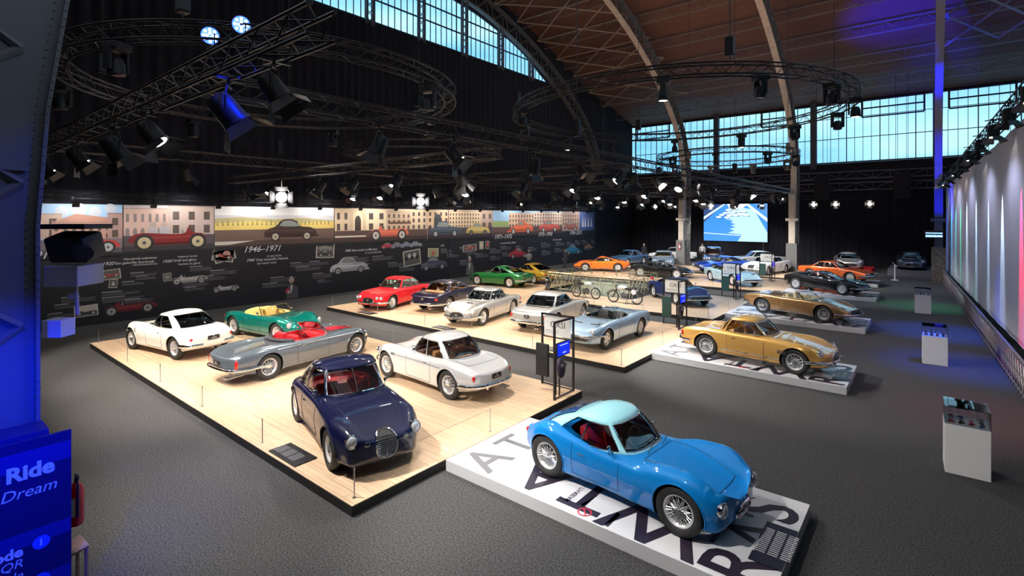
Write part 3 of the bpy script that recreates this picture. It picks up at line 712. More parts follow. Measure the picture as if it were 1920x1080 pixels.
S_ZAG = shape(2.55, .72, .78, .80, .60, .68, .84, .88, .86, fen=.06, rfen=.02, nw=.62, tw=.80, zbn=.26, zbt=.36, R=.345, kf=.22, kr=.12, rn=.16, rt=.10, paint=M_('ivory_paint', (.80,.79,.72)), **hide(BLK_L),
    cab=dict(bb=-1.45, wx=.48, gw=.66, rf=.05, rr=-.62, rw=.54, zr=1.30, n=3.4, b=.10, c=-.55, rearbulge=.09, crown=.05, wra=42), seatx=-.25, door=(-.60,.32), hoodl=(.6,1.65,.48), trimmat=BLACKM,
    heads=[(.58,.62,.10)], grille=dict(y=.27, z=.45, h=.13, nv=7), rb=(.46,.60,dict(split=.28, hh=.05)), tails=(.60,.64,.045,.045), rplate=(.64,.36), vent=(.98,.72,.05,4), shelfm=BLK_L)
S_GRN = shape(2.5, .80, .86, .79, .56, .66, .82, .82, .82, fen=.06, rfen=.05, nw=.68, tw=.74, zbn=.26, zbt=.34, R=.345, kf=.18, kr=.14, rn=.12, rt=.10, paint=M_('emerald_paint', (.0,.16,.13), .3, .25), **hide(YEL_L),
    open=dict(x0=-1.0, x1=.52, hw=.64, wh=.34, hoodm=YEL_L, rimm=YEL_L, hood=True), seatx=-.32, rearseat=False, door=(-.60,.36), hoodl=(.62,1.72,.5), heads=[(.60,.64,.10)], grille=dict(y=.30, z=.48, h=.13, nv=8), fb=(.38,.60,dict(over=.28)), rb=(.42,.62,dict(over=.3)),
    strip=(.30,-.8,.8), tails=(.60,.62,.03,.06), scoop=(1.1,0,.3), vent=(.98,.68,.12,2))
S_GREY = shape(2.85, .72, .98, .79, .62, .70, .82, .82, .84, fen=.05, rfen=.06, nw=.62, tw=.80, zbn=.24, zbt=.34, R=.345, kf=.20, kr=.10, rn=.14, rt=.08, paint=M_('slate_grey_paint', (.105,.13,.155), .3, .25), **hide(RED_L),
    open=dict(x0=-1.0, x1=.72, hw=.64, wh=.30, hoodm=mat('black_canvas', (.03,.03,.04), .8)), seatx=-.25, door=(-.60,.42), hoodl=(.80,1.80,.40), heads=[(.58,.62,.10)], grille=dict(y=.26, z=.44, h=.13, nv=7), rb=(.42,.66,dict(hh=.035, wrap=.8)), tails=(.66,.56,.045,.13),
    tailm=None, strip=(.76,-1.2,1.5), stripe=(.30, M_('red_flash', (.45,.01,.03))), rplate=(.58,.26))
S_3500S = shape(2.5, .80, .95, .82, .60, .68, .80, .84, .86, fen=.05, rfen=.04, nw=.76, tw=.84, zbn=.28, zbt=.34, R=.345, kf=.14, kr=.08, rn=.10, rt=.08, sq=.35, paint=M_('old_gold_paint', (.74,.42,.11), .45, .25), **hide(mat('caramel_leather', (.62,.36,.15), .45)),
    cab=dict(bb=-1.02, wx=.58, gw=.66, rf=.10, rr=-.62, rw=.55, zr=1.30, n=3.6, b=-.62, bw=.10, c=-.80, rearbulge=.03, crown=.05, wra=36), seatx=-.22, door=(-.60,.45), hoodl=(.70,1.75,.52), trunkl=(-1.1,-2.0,.52), stripe=(.16, M_('champagne_stripe', (.62,.52,.50), .3)),
    heads=[(.62,.64,.10)], inds=[(.62,.45,.04)], grille=dict(y=.30, z=.46, h=.14, nv=9), fb=(.40,.68,dict(over=.34, hh=.04)), rb=(.44,.72,dict(over=.4)), tails=(.72,.62,.04,.09), vent=(1.02,.60,.20,3), strip=(.34,-.8,.85), scoop=(1.0,.0,.01))
S_3500C = dict(S_3500S, paint=M_('silver_paint', (.46,.45,.43), .55, .26), **hide(BLK_L), stripe=None, scoop=(1.05,0,.28))
S_3500C['cab'] = dict(S_3500S['cab'], b=.0, c=-.80, bb=-1.12, rr=-.70, wra=44)
S_SEB = shape(2.5, .80, .95, .83, .66, .74, .84, .86, .88, fen=.02, rfen=.02, nw=.84, tw=.90, zbn=.28, zbt=.34, R=.345, kf=.08, kr=.05, rn=.07, rt=.06, sq=.8, paint=M_('grey_silver_paint', (.42,.42,.41), .5, .28), **hide(BLK_L),
    cab=dict(bb=-1.38, wx=.62, gw=.70, rf=.12, rr=-.82, rw=.56, zr=1.33, n=4.6, b=.02, c=-.78, rearbulge=.03, crown=.04, wra=41), seatx=-.25, rearseat=True, door=(-.62,.45), hoodl=(.72,1.85,.58), trunkl=(-1.4,-2.1,.6),
    heads=[(.66,.62,.075),(.48,.62,.075)], grille=dict(y=.30, z=.50, h=.11, nh=5), fb=(.40,.74,dict(hh=.04)), rb=(.42,.78,dict(hh=.05, over=.5)), tails=(.70,.64,.09,.06), rplate=(.64,.20), trimmat=CHROME)
S_RED = dict(S_SEB, paint=M_('rosso_paint', (.62,.012,.02)), **hide(GRN_L), tails=(.7,.64,.08,.05), vent=(1.02,.64,.22,2))
S_RED['cab'] = dict(S_SEB['cab'], zr=1.36, bb=-1.5, rr=-.85)
S_PURP = dict(S_SEB, paint=M_('deep_plum_paint', (.007,.004,.022), .2), **hide(TAN_L))
S_PURP['cab'] = dict(S_SEB['cab'], zr=1.31)
S_MIS = shape(2.4, .82, .98, .82, .50, .70, .78, .86, .84, fen=.05, rfen=.03, nw=.72, tw=.84, zbn=.26, zbt=.36, R=.335, Wt=.19, kf=.20, kr=.06, rn=.08, rt=.05, sq=.35, lr=-.3, paint=M_('sky_silver_paint', (.36,.52,.70), .45, .26), **hide(BLK_L),
    open=dict(x0=-.88, x1=.62, hw=.66, wh=.38, rake=.34, hood=False), seatx=-.22, door=(-.62,.45), hoodl=(.72,1.80,.55), heads=[(.56,.60,.085)], grille=dict(y=.50, z=.40, h=.065, nh=2, ell=True, n=4, r=.02), fb=(.50,.70,dict(hh=.03, wrap=.3)), rb=(.48,.74,dict(split=.4)),
    tails=(.62,.64,.08,.04), scoop=(1.25,.34,.34), wheel='alloy', inds=[(.68,.50,.04)])
S_MISC = dict(S_MIS, paint=M_('racing_green_paint', (.01,.16,.035), .3, .26), **hide(BLK_L)); S_MISC.pop('open')
S_MISC['cab'] = dict(bb=-1.75, wx=.58, gw=.68, rf=.05, rr=-.55, rw=.53, zr=1.25, n=3.8, b=-.02, c=-.52, rearbulge=.06, crown=.04, wra=38, zdeck=.84)
S_MISC['cutmin'] = -1.3
S_MISY = dict(S_MISC, paint=M_('mustard_gold_paint', (.52,.32,.03), .35, .26))
S_GHI = shape(2.55, .98, .98, .85, .50, .66, .74, .84, .82, fen=.05, rfen=.03, nw=.70, tw=.84, zbn=.34, zbt=.40, R=.345, Wt=.21, kf=.22, kr=.08, rn=.06, rt=.06, sq=.45, lf=.35, lr=-.3, paint=M_('bronze_paint', (.40,.22,.085), .5, .26), **hide(CRM_L),
    open=dict(x0=-.72, x1=.70, hw=.68, wh=.36, rake=.42, hood=False), seatx=-.10, door=(-.50,.52), hoodl=(.80,1.95,.58), stripe=(.20, M_('bronze_light_stripe', (.58,.42,.28), .4)), heads=[], grille=dict(y=.52, z=.46, h=.075, ell=True, n=5, r=.014, badge=True), fb=(.40,.66,dict(hh=.03, split=.2)), rb=(.46,.72,dict(split=.35)),
    tails=(.62,.60,.10,.05), wheel='wire', shelf=False, strip=(.25,-.9,.9))
S_GHIO = dict(S_GHI, paint=M_('orange_paint', (.86,.15,.012)), **hide(GRN_L), stripe=None, wheel='alloy', vent=(1.0,.62,.3,2)); S_GHIO.pop('open')
S_GHIO['cab'] = dict(bb=-1.75, wx=.78, gw=.68, rf=.08, rr=-.45, rw=.52, zr=1.17, n=3.8, b=-.10, c=-.58, rearbulge=.05, crown=.035, wra=38, zdeck=.80); S_GHIO['cutmin'] = -1.2
S_GHIN = dict(S_GHIO, paint=M_('ink_blue_paint', (.003,.018,.10), .25), **hide(CRM_L), vent=None, heads=[(.60,.62,.05)])
S_BORA = shape(2.6, .92, .80, .86, .50, .78, .68, .90, .80, fen=.07, rfen=.02, nw=.72, tw=.90, zbn=.30, zbt=.40, R=.345, Wt=.22, kf=.20, kr=.05, rn=.06, rt=.05, sq=.55, lf=.3, paint=M_('black_paint', (.002,.002,.003)), **hide(mat('maroon_trim', (.10,.03,.03), .5)), wheel='star',
    cab=dict(bb=-1.85, wx=.95, gw=.70, rf=.10, rr=-.55, rw=.54, zr=1.14, n=4.2, b=-.16, c=-.72, rearbulge=.04, crown=.03, wra=36, zdeck=.90), cutmin=-.9, seatx=.05, door=(-.35,.68), hoodl=(.98,1.95,.58), heads=[], grille=dict(y=.5, z=.42, h=.05, n=5, badge=False), fb=(.40,.66,dict(hh=.03)), rb=(.46,.74,{}), tails=(.62,.66,.11,.05), shelf=False)
S_MERAK = dict(S_BORA, **hide(BLK_L)); S_MERAK['cab'] = dict(S_BORA['cab'], rr=-.42, bb=-1.35, zdeck=.88)
S_KHAM = shape(2.55, .95, .90, .87, .46, .84, .72, .90, .82, fen=.03, rfen=.0, nw=.80, tw=.92, zbn=.30, zbt=.40, R=.345, Wt=.21, kf=.16, kr=.03, rn=.05, rt=.04, sq=.8, lf=.3, paint=M_('ice_blue_paint', (.42,.60,.70), .35, .26), **hide(CRM_L), wheel='star',
    cab=dict(bb=-2.0, wx=.75, gw=.72, rf=.10, rr=-.55, rw=.55, zr=1.16, n=4.4, b=-.05, c=-.62, rearbulge=.0, crown=.03, wra=40, zdeck=.88), cutmin=-1.2, seatx=-.1, door=(-.52,.52), hoodl=(.85,1.95,.6), heads=[], grille=dict(y=.55, z=.40, h=.05, n=6, badge=False), fb=(.38,.70,dict(hh=.035)), rb=(.46,.78,{}), tails=(.62,.66,.11,.05))
S_KYA = shape(2.6, .98, .92, .88, .62, .78, .80, .88, .86, fen=.0, rfen=.0, nw=.90, tw=.92, zbn=.32, zbt=.36, R=.34, Wt=.20, kf=.06, kr=.04, rn=.05, rt=.05, sq=1.0, paint=M_('copper_orange_paint', (.55,.10,.018), .3, .28), **hide(mat('dark_brown_trim', (.08,.03,.02), .5)), wheel='star',
    cab=dict(bb=-1.45, wx=.72, gw=.74, rf=.12, rr=-.85, rw=.58, zr=1.27, n=5, b=-.02, c=-.74, rearbulge=.0, crown=.03, wra=43), seatx=-.2, rearseat=True, door=(-.55,.55), hoodl=(.82,1.95,.62), heads=[(.68,.58,.07),(.50,.58,.07)], grille=dict(y=.35, z=.56, h=.07, ell=False, nh=4, badge=True), fb=(.44,.80,dict(hh=.05)), rb=(.46,.80,dict(hh=.05)), tails=(.66,.66,.12,.06), vent=(1.0,.74,.22,2), headm=BLACK)
S_SAL = dict(S_KYA, wb=2.7, paint=M_('silver_saloon_paint', (.48,.49,.50), .4, .3), **hide(BLK_L), vent=None)   # square four door saloon
S_SAL.update(shape(2.8, .98, 1.05, .88, .70, .90, .88, .96, .92, fen=.0, rfen=.0, nw=.92, tw=.92, zbn=.34, zbt=.38, sq=1.0, kf=.05, kr=.04, rn=.05, rt=.05))
S_SAL['cab'] = dict(bb=-1.62, wx=.78, gw=.75, rf=.22, rr=-.98, rw=.60, zr=1.42, n=5, b=-.05, c=-.80, rearbulge=.0, crown=.03, wra=43); S_SAL['grille'] = dict(y=.22, z=.66, h=.09, ell=False, nv=7, badge=True); S_SAL['heads'] = [(.66,.66,.08),(.46,.66,.08)]
S_IND = shape(2.6, 1.0, .98, .87, .58, .76, .78, .88, .84, fen=.0, rfen=.0, nw=.84, tw=.90, zbn=.32, zbt=.38, R=.34, Wt=.20, kf=.12, kr=.04, rn=.05, rt=.05, sq=.9, paint=M_('cobalt_paint', (.01,.05,.34), .3, .28), **hide(CRM_L), wheel='star',
    cab=dict(bb=-1.70, wx=.75, gw=.73, rf=.12, rr=-.75, rw=.57, zr=1.24, n=4.6, b=-.02, c=-.66, rearbulge=.02, crown=.03, wra=42), seatx=-.15, rearseat=True, door=(-.52,.55), hoodl=(.85,1.98,.6), heads=[(.66,.56,.07),(.48,.56,.07)], grille=dict(y=.36, z=.50, h=.07, ell=False, nh=3), fb=(.44,.76,dict(hh=.04)), rb=(.46,.80,{}), tails=(.66,.66,.11,.05))
S_MEX = dict(S_IND, paint=M_('steel_blue_paint', (.05,.12,.24), .4, .28), **hide(BLK_L), wheel='alloy'); S_MEX['cab'] = dict(S_IND['cab'], zr=1.33, bb=-1.45, rr=-.9)
S_BIT = dict(S_SAL, paint=M_('pearl_white_paint', (.72,.74,.76)), **hide(BLU_L)); S_BIT['cab'] = dict(S_SAL['cab'], bb=-1.45, rr=-.85, zr=1.34)
S_BITB = dict(S_SAL, paint=M_('grey_blue_paint', (.16,.22,.30), .4, .3), **hide(CRM_L))
S_SUV = dict(S_SAL, paint=M_('night_navy_paint', (.02,.03,.07), .2), **hide(TAN_L), R=.40); S_SUV['cab'] = dict(S_SAL['cab'], zr=1.62, bb=-1.9, rr=-1.45, rf=.25)
S_MOD = shape(2.65, 1.0, .95, .92, .62, .84, .74, .92, .84, fen=.08, rfen=.02, nw=.70, tw=.86, zbn=.20, zbt=.30, R=.36, Wt=.25, kf=.32, kr=.12, rn=.10, rt=.10, sq=.3, paint=M_('bright_silver_paint', (.55,.56,.57), .5, .26), **hide(BLK_L), wheel='star',
    cab=dict(bb=-1.7, wx=.95, gw=.72, rf=.18, rr=-.55, rw=.52, zr=1.28, n=3.6, b=-.1, c=-.5, rearbulge=.08, crown=.05, wra=38, zdeck=.90), cutmin=-1.1, seatx=-.05, door=(-.45,.6), hoodl=(.95,1.95,.6), heads=[(.66,.66,.09)], grille=dict(y=.42, z=.40, h=.12, nv=9), tails=(.62,.7,.11,.05))
S_MODG = dict(S_MOD, paint=M_('gunmetal_blue_paint', (.10,.14,.20), .4, .28), grille=dict(y=.40, z=.40, h=.13, nv=9))
PZ, WZ = .17, .20    # tops of the timber and of the white platforms

G1, G2, G3, G4 = None, None, None, None
CARS = [
 ('berlinetta', (-3.69,7.53,WZ), -5, 'azure blue racing berlinetta with pale cyan roof on the nearest white platform', S_GCS),
 ('coupe', (-9.0,5.85,PZ), -16, 'midnight blue coupe with split windshield and tall oval grille, red leather inside', S_NAVY),
 ('coupe', (-10.05,9.2,PZ), 177, 'silver white coupe seen from behind beside the midnight blue coupe, tan parcel shelf', S_SILV),
 ('coupe', (-19.1,6.0,PZ), -170, 'ivory coupe with black louvres behind the front wheel, left end of the first timber platform', S_ZAG),
 ('spider', (-18.65,8.95,PZ), 9, 'emerald green open spider with yellow leather interior behind the ivory coupe', S_GRN),
 ('spider', (-14.42,7.78,PZ), 95, 'slate grey open spider with red leather seats and red flash on the hood', S_GREY),
 ('coupe', (-3.96,16.55,WZ), -7, 'old gold hardtop coupe with champagne stripe on white platform, wire wheels', S_3500S),
 ('spider', (-4.3,25.2,WZ), -16, 'bronze open spider with cream seats on white platform behind the old gold car', S_GHI),
 ('coupe', (-4.6,34.5,WZ), -21, 'black mid engined coupe with star wheels on the third white platform', S_BORA),
 ('coupe', (-4.9,41.3,WZ), -20, 'copper orange angular coupe on the farthest white platform', S_KYA),
 ('coupe', (-20.45,15.9,PZ), -74, 'bright red coupe with pale green interior at the left end of the second timber platform', S_RED),
 ('coupe', (-18.0,17.4,PZ), 100, 'deep plum coupe with tan interior seen from behind next to the bright red coupe', S_PURP),
 ('coupe', (-14.7,16.1,PZ), -79, 'silver coupe with oval grille facing the aisle between the plum and grey silver coupes', S_3500C),
 ('coupe', (-11.85,17.2,PZ), 98, 'grey silver coupe with square red tail lamps and black number plate, seen from behind', S_SEB),
 ('spider', (-8.85,16.1,PZ), -91, 'sky blue silver open spider at the right end of the second timber platform', S_MIS),
 ('coupe', (-21.1,24.6,PZ), -172, 'racing green fastback coupe standing before the timeline wall', S_MISC),
 ('coupe', (-20.75,27.4,PZ), 168, 'mustard gold fastback coupe half hidden behind the green one', S_MISY),
 ('coupe', (-20.45,36.4,PZ), -146, 'bright orange low fastback coupe behind the stairwell railing', S_GHIO),
 ('coupe', (-21.3,43.0,PZ), -97, 'steel blue coupe parked behind the orange fastback', S_MEX),
 ('coupe', (-15.0,35.55,PZ), 7, 'black low coupe with silver wheels behind the stairwell railing', S_MERAK),
 ('coupe', (-9.95,35.1,PZ), -42, 'ice blue wedge coupe beside the second sign stand', S_KHAM),
 ('coupe', (-10.0,25.9,PZ), -42, 'ink blue coupe behind the first glass sign stand on the stairwell platform', S_GHIN),
 ('coupe', (-12.6,42.0,PZ), -130, 'cobalt blue coupe with dark red bumper line below the big screen', S_IND),
 ('saloon', (-17.8,42.7,PZ), -70, 'grey blue saloon facing the camera behind the black coupe', S_BITB),
 ('saloon', (-20.6,51.5,.0), -155, 'pale silver saloon largely hidden behind the left iron column', dict(S_SAL, paint=M_('pale_silver_paint', (.6,.62,.64), .3))),
 ('saloon', (-16.0,50.4,.0), -76, 'night navy tall saloon facing forward under the left half of the big screen', S_SUV),
 ('saloon', (-12.2,50.3,.0), -143, 'silver four door saloon with square lines below the right half of the screen', S_SAL),
 ('coupe', (-9.6,42.7,PZ), -103, 'pearl white coupe beside the farthest sign stand', S_BIT),
 ('coupe', (-5.1,50.4,.30), -80, 'bright silver modern coupe with round nose on a low red platform', S_MOD),
 ('coupe', (-1.0,51.4,.45), -88, 'gunmetal blue coupe on the dark stage by the right blue column', S_MODG),
]
def build_cars(only=None):
    for i, (n, l, h, lab, sp) in enumerate(CARS):
        if only is None or i in only: car(n, l, h, lab, dict(sp, far=math.hypot(l[0], l[1]) > 38), 'car', None)
# ================================================================== the hall shell
XL, XR, YB, YF = -27.2, 9.0, 56.0, -9.0
carpet = mat('grey_carpet', (.016,.016,.017), .95, noise=(42, (.072,.071,.072), 6), bump=(160,.5))
q = MB(); q.box(((XL+XR)/2, (YB+YF)/2, -.05), (XR-XL+.4, YB-YF+.4, .1)); tag(q.build('floor', carpet), kind='structure')
wallm = mat('black_drape', (.006,.006,.012), .9)
def drape(name, a, b, z0, z1, m, amp=.05, pitch=.55):
    "pleated cloth hanging between two floor points"
    a = Vector(a); b = Vector(b); L = (b-a).length; n = int(L/pitch*6); d = (b-a)/L; nr = Vector((-d.y, d.x)); q = MB()
    for i in range(n+1):
        t = L*i/n; p = a+d*t+nr*amp*math.sin(2*PI*t/pitch+.8*math.sin(t*1.7)); q.v += [(p.x, p.y, z0), (p.x, p.y, z1)]
    q.f = [(2*i, 2*i+2, 2*i+3, 2*i+1) for i in range(n)]; o = q.build(name, m, None, True, 0); return o
# side walls, back wall
wl = mat('dark_plaster', (.012,.011,.016), .9)
q = MB(); q.box((XL-.15, (YB+YF)/2, 8.4), (.3, YB-YF, 16.8))
o = tag(q.build('wall_left', wl), kind='structure')
q = MB(); q.box(((XL+XR)/2, YB+.15, 4.75), (XR-XL, .3, 9.5)); q.box(((XL+XR)/2, YB+.15, 15.25), (XR-XL, .3, .3)); tag(q.build('wall_back', wl), kind='structure')
q = MB(); q.box((XR+.15, (YB+YF)/2, 8), (.3, YB-YF, 16)); tag(q.build('wall_right', wl), kind='structure')
q = MB(); q.box(((XL+XR)/2, YF-.15, 8), (XR-XL, .3, 16)); tag(q.build('wall_front', wl), kind='structure')
dl = drape('stage_drape', (XL+.12, YF+1), (XL+.12, YB-.3), 5.0, 16.75, wallm); tag(dl, 'tall black pleated drape covering the left wall above the picture timeline', 'drape')
db = drape('stage_drape', (XL+.4, YB-.35), (1.6, YB-.35), 0, 7.4, wallm); tag(db, 'black drape across the back of the hall behind the big screen', 'drape')
# roof vault
roofp = [(-9, 15.3), (0, 17.5), (7, 20), (16, 22.5), (23.5, 23.4), (31, 22.5), (40, 20), (47, 17.6), (56.2, 15.2)]
rf_ = pchip(roofp)
def roof_mat():
    m = bpy.data.materials.new('roof_boards'); m.use_nodes = True; n = m.node_tree; b = n.nodes['Principled BSDF']; b.inputs['Roughness'].default_value = .7
    tc = n.nodes.new('ShaderNodeTexCoord'); sp = n.nodes.new('ShaderNodeSeparateXYZ'); n.links.new(tc.outputs['Object'], sp.inputs[0])
    mu = n.nodes.new('ShaderNodeMath'); mu.operation = 'MULTIPLY'; mu.inputs[1].default_value = 5; n.links.new(sp.outputs['Y'], mu.inputs[0])
    fr = n.nodes.new('ShaderNodeMath'); fr.operation = 'FRACT'; n.links.new(mu.outputs[0], fr.inputs[0])
    gt = n.nodes.new('ShaderNodeMath'); gt.operation = 'GREATER_THAN'; gt.inputs[1].default_value = .1; n.links.new(fr.outputs[0], gt.inputs[0])
    no = n.nodes.new('ShaderNodeTexNoise'); no.inputs['Scale'].default_value = 1.2; mp = n.nodes.new('ShaderNodeMapping'); mp.inputs['Scale'].default_value = (.3, 5, 1)
    n.links.new(tc.outputs['Object'], mp.inputs[0]); n.links.new(mp.outputs[0], no.inputs['Vector'])
    r = n.nodes.new('ShaderNodeValToRGB'); r.color_ramp.elements[0].color = (.10,.045,.028,1); r.color_ramp.elements[1].color = (.19,.085,.05,1); n.links.new(no.outputs[0], r.inputs[0])
    mx = n.nodes.new('ShaderNodeMixRGB'); mx.inputs[1].default_value = (.03,.014,.01,1); n.links.new(gt.outputs[0], mx.inputs[0]); n.links.new(r.outputs[0], mx.inputs[2]); n.links.new(mx.outputs[0], b.inputs['Base Color']); return m
q = MB(); n = 60
for i in range(n+1):
    y = -9.2+65.5*i/n; z = rf_(y); q.v += [(XL-.3, y, z), (XR+.3, y, z), (XL-.3, y, z+.2), (XR+.3, y, z+.2)]
for i in range(n): a = 4*i; q.f += [(a, a+4, a+5, a+1), (a+2, a+3, a+7, a+6)]
tag(q.build('ceiling', roof_mat(), None, True), kind='structure')
# ---- steel colours
CREAM = mat('cream_steel', (.42,.37,.30), .55, noise=(3, (.34,.30,.25), 3)); GSTEEL = mat('grey_green_steel', (.10,.10,.10), .6); BSTEEL = mat('dark_blue_steel', (.05,.06,.09), .6)
MULL = mat('dark_mullion', (.02,.03,.05), .6)
def panemat():
    m = bpy.data.materials.new('window_glass'); m.use_nodes = True; n = m.node_tree; n.nodes.clear(); o = n.nodes.new('ShaderNodeOutputMaterial'); mx = n.nodes.new('ShaderNodeMixShader'); mx.inputs[0].default_value = .03
    t = n.nodes.new('ShaderNodeBsdfTransparent'); t.inputs[0].default_value = (.90,.97,1,1); g = n.nodes.new('ShaderNodeBsdfGlossy'); g.inputs['Roughness'].default_value = .1
    n.links.new(t.outputs[0], mx.inputs[1]); n.links.new(g.outputs[0], mx.inputs[2]); n.links.new(mx.outputs[0], o.inputs[0]); return m
PANE = panemat()
# rear clerestory, one window per bay
def window(n, x0, x1, z0, z1, y, vent=None):
    root = empty('window_%d' % n, ((x0+x1)/2, y, z0)); tag(root, kind='structure'); ox, oz = (x0+x1)/2, z0
    q = MB(); w = x1-x0; h = z1-z0
    for (a, b, c_, d_) in ((-w/2, w/2, 0, .12), (-w/2, w/2, h-.12, h), (-w/2, w/2, h*.40, h*.40+.06), (-w/2, -w/2+.12, 0, h), (w/2-.12, w/2, 0, h), (-w/2, w/2, h*.74, h*.74+.04)): q.box(((a+b)/2, 0, (c_+d_)/2), (b-a, .10, d_-c_))
    k = int(w/.62)
    for i in range(1, k): q.box((-w/2+w*i/k, 0, h/2), (.035 if i % 4 else .07, .08, h))
    q.build('window_frame', MULL, root)
    if vent:
        q = MB(); a, b = vent
        for zz in (h*.72, h*.86, h*.985): q.box(((a+b)/2-ox, -.06, zz), (b-a, .1, .12))
        for xx in (a, b): q.box((xx-ox, -.06, h*.86), (.14, .1, h*.27))
        q.build('vent_frame', MULL, root)
    q = MB(); q.box((0, .08, h/2), (w, .015, h)); q.build('window_pane', PANE, root)
cols = [-26.9, -17.4, -8.4, .6, 8.9]
vents = [(-26.5, -22.6), (-13.0, -10.4), (-4.6, -.2), (1.4, 5.4)]
for i in range(4): window(i+1, cols[i]+.12, cols[i+1]-.12, 9.5, 15.1, YB-.1, vents[i])
q = MB()
for x in cols[1:4]: q.box((x, YB-.2, 12.2), (.5, .5, 6.3))
tag(q.build('trim_1', BSTEEL), kind='structure')
# ---- arched window high in the left gable, behind lattice mullion posts
arc = pchip([(1, 9), (3, 13.0), (8, 16.8), (12.5, 19.0), (18, 20.4), (23.5, 20.9), (28.4, 20.5), (31, 20.0), (34.8, 18.9), (37.6, 17.5), (39.4, 16.6), (44, 13), (46, 9)])
lun = empty('window_5', (XL-.1, 23.5, 16.9)); tag(lun, kind='structure')
L0 = Vector((XL-.1, 23.5, 16.9)); fr = MB(); pn = MB(); ys = np.arange(8.2, 39.3, .52)
for y in ys:
    t = arc(float(y)); 
    if t > 16.95: fr.box((0, y-23.5, (t-16.9)/2), (.06, .04, t-16.9))
for zz in (16.9, 18.35, 19.5):
    yy = [float(y) for y in np.arange(8, 39.5, .1) if arc(float(y)) > zz]
    if yy: fr.box((0, (yy[0]+yy[-1])/2-23.5, zz-16.9), (.08, yy[-1]-yy[0], .09))
fr.tube([(0, float(y)-23.5, arc(float(y))-16.9) for y in np.linspace(8, 39.4, 40)], .10, 6); fr.build('window_frame', MULL, lun)
pts = [(float(y)-23.5, arc(float(y))-16.9) for y in np.linspace(8, 39.4, 40)]
pn.add([(-.1, a, b) for a, b in pts]+[(-.1, 15.9, 0), (-.1, -15.5, 0)], [tuple(range(42))]); pn.build('window_pane', PANE, lun)
# gable wall above the arched window
q = MB(); yy = np.linspace(YF, YB, 80)
for y in yy: y = float(y); a = min(max(16.78, arc(y) if 8 < y < 39.4 else 16.78), rf_(y)); q.v += [(XL-.2, y, a), (XL-.2, y, rf_(y)+.1)]
q.f = [(2*i, 2*i+2, 2*i+3, 2*i+1) for i in range(79)]; tag(q.build('trim_2', wl), kind='structure')
for y in (14.9, 19.0, 23.2, 27.4, 31.6, 35.7):
    q = MB(); h = arc(y)-16.5
    for s_ in (-.24, .24): q.box((0, s_, h/2), (.25, .10, h))
    k = int(h/.5)
    for i in range(k):
        z0, z1 = h*i/k, h*(i+1)/k; q.tube([(0,-.22,z0),(0,.22,z1)], .025, 4); q.tube([(0,.22,z0),(0,-.22,z1)], .025, 4)
    o = q.build('lattice_mullion', mat('mullion_steel', (.10,.08,.10), .6)); o.location = (XL+.25, y, 16.5)
    tag(o, 'lattice steel post dividing the arched gable window under the roof', 'post', 'lattice posts in the arched window')
# ---- arches
def rib(x, label, w=.42, light=CREAM, y0=1.0, dep=1.25, cut=None):
    root = empty('steel_arch', (x, 46.2, 0), 0, label, 'arch'); O = Vector((x, 46.2, 0))
    ctrl = [(1.1,0),(1.0,2),(1.0,7.4),(1.5,8.8),(3.2,12.5),(6.5,15.3),(10.2,17.6),(14,19.3),(18.5,20.5),(23.5,20.9),(28.5,20.5),(33.0,19.3),(36.8,17.8),(40.6,15.7),(43.8,13.2),(45.5,11.0),(46.3,8.8),(46.4,7.4),(46.2,2),(46.1,0)]
    if cut: ctrl = [c_ for i_, c_ in enumerate(ctrl) if not ((i_ < 9 and c_[1] < cut[0]) or (i_ >= 9 and c_[1] < cut[1]))]
    P = catmull(ctrl, 5); V = [Vector((0, a, b))-Vector((0, 46.2, 0)) for a, b in P]
    fl = MB(); fl.tube(V, w/2, 4, ry=.045, up=None)
    # build the inner and the outer flange as swept boxes and lace them together
    fl = MB(); out = []
    def sweep(mb, pts, hw, ht):
        k = len(mb.v)
        for i, p in enumerate(pts):
            t = (pts[min(i+1, len(pts)-1)]-pts[max(i-1, 0)]).normalized(); nn = Vector((0, -t.z, t.y))
            mb.v += [tuple(p+Vector((a*hw, 0, 0))+nn*b*ht) for a, b in ((-1,-1),(1,-1),(1,1),(-1,1))]
        for i in range(len(pts)-1):
            for j in range(4): a = k+4*i; mb.f.append((a+j, a+(j+1) % 4, a+4+(j+1) % 4, a+4+j))
        mb.f += [(k, k+3, k+2, k+1), tuple(k+4*(len(pts)-1)+j for j in range(4))]
    for i, p in enumerate(V):
        t = (V[min(i+1, len(V)-1)]-V[max(i-1, 0)]).normalized(); nn = Vector((0, -t.z, t.y)); c_ = Vector((0, 23.5-46.2, 8)); 
        if nn.dot(p-c_) < 0: nn = -nn
        out.append(p+nn*dep)
    sweep(fl, V, w/2, .05); fl.build('inner_flange', light, root)
    fo = MB(); sweep(fo, out, w/2, .05); fo.build('outer_flange', GSTEEL, root)
    lc = MB()
    for s_ in (-w/2+.03, w/2-.03):
        e = Vector((s_, 0, 0)); 
        for i in range(0, len(V)-1, 1):
            a, b = (V[i], out[i+1]) if i % 2 else (out[i], V[i+1]); lc.tube([a+e, b+e], .035, 4)
            lc.tube([V[i]+e, out[i]+e], .03, 4)
    lc.build('lattice_web', GSTEEL, root)
    return root
ARCH = {}
ARCH[-17.4] = rib(-17.4, 'cream steel roof arch at the left edge of the big screen, cased column foot')
ARCH[-8.4] = rib(-8.4, 'cream steel roof arch at the right edge of the big screen, cased column foot', cut=(9.5, 0))
ARCH[.6] = rib(.6, 'steel roof arch lit blue beside the coloured curtain', light=mat('arch_bluelit_tint', (.22,.24,.32), .5))  # blue of the uplight is put into this flange colour
rib(-26.75, 'dark steel arch against the gable with the arched window', light=GSTEEL, cut=(8.5, 8.5))
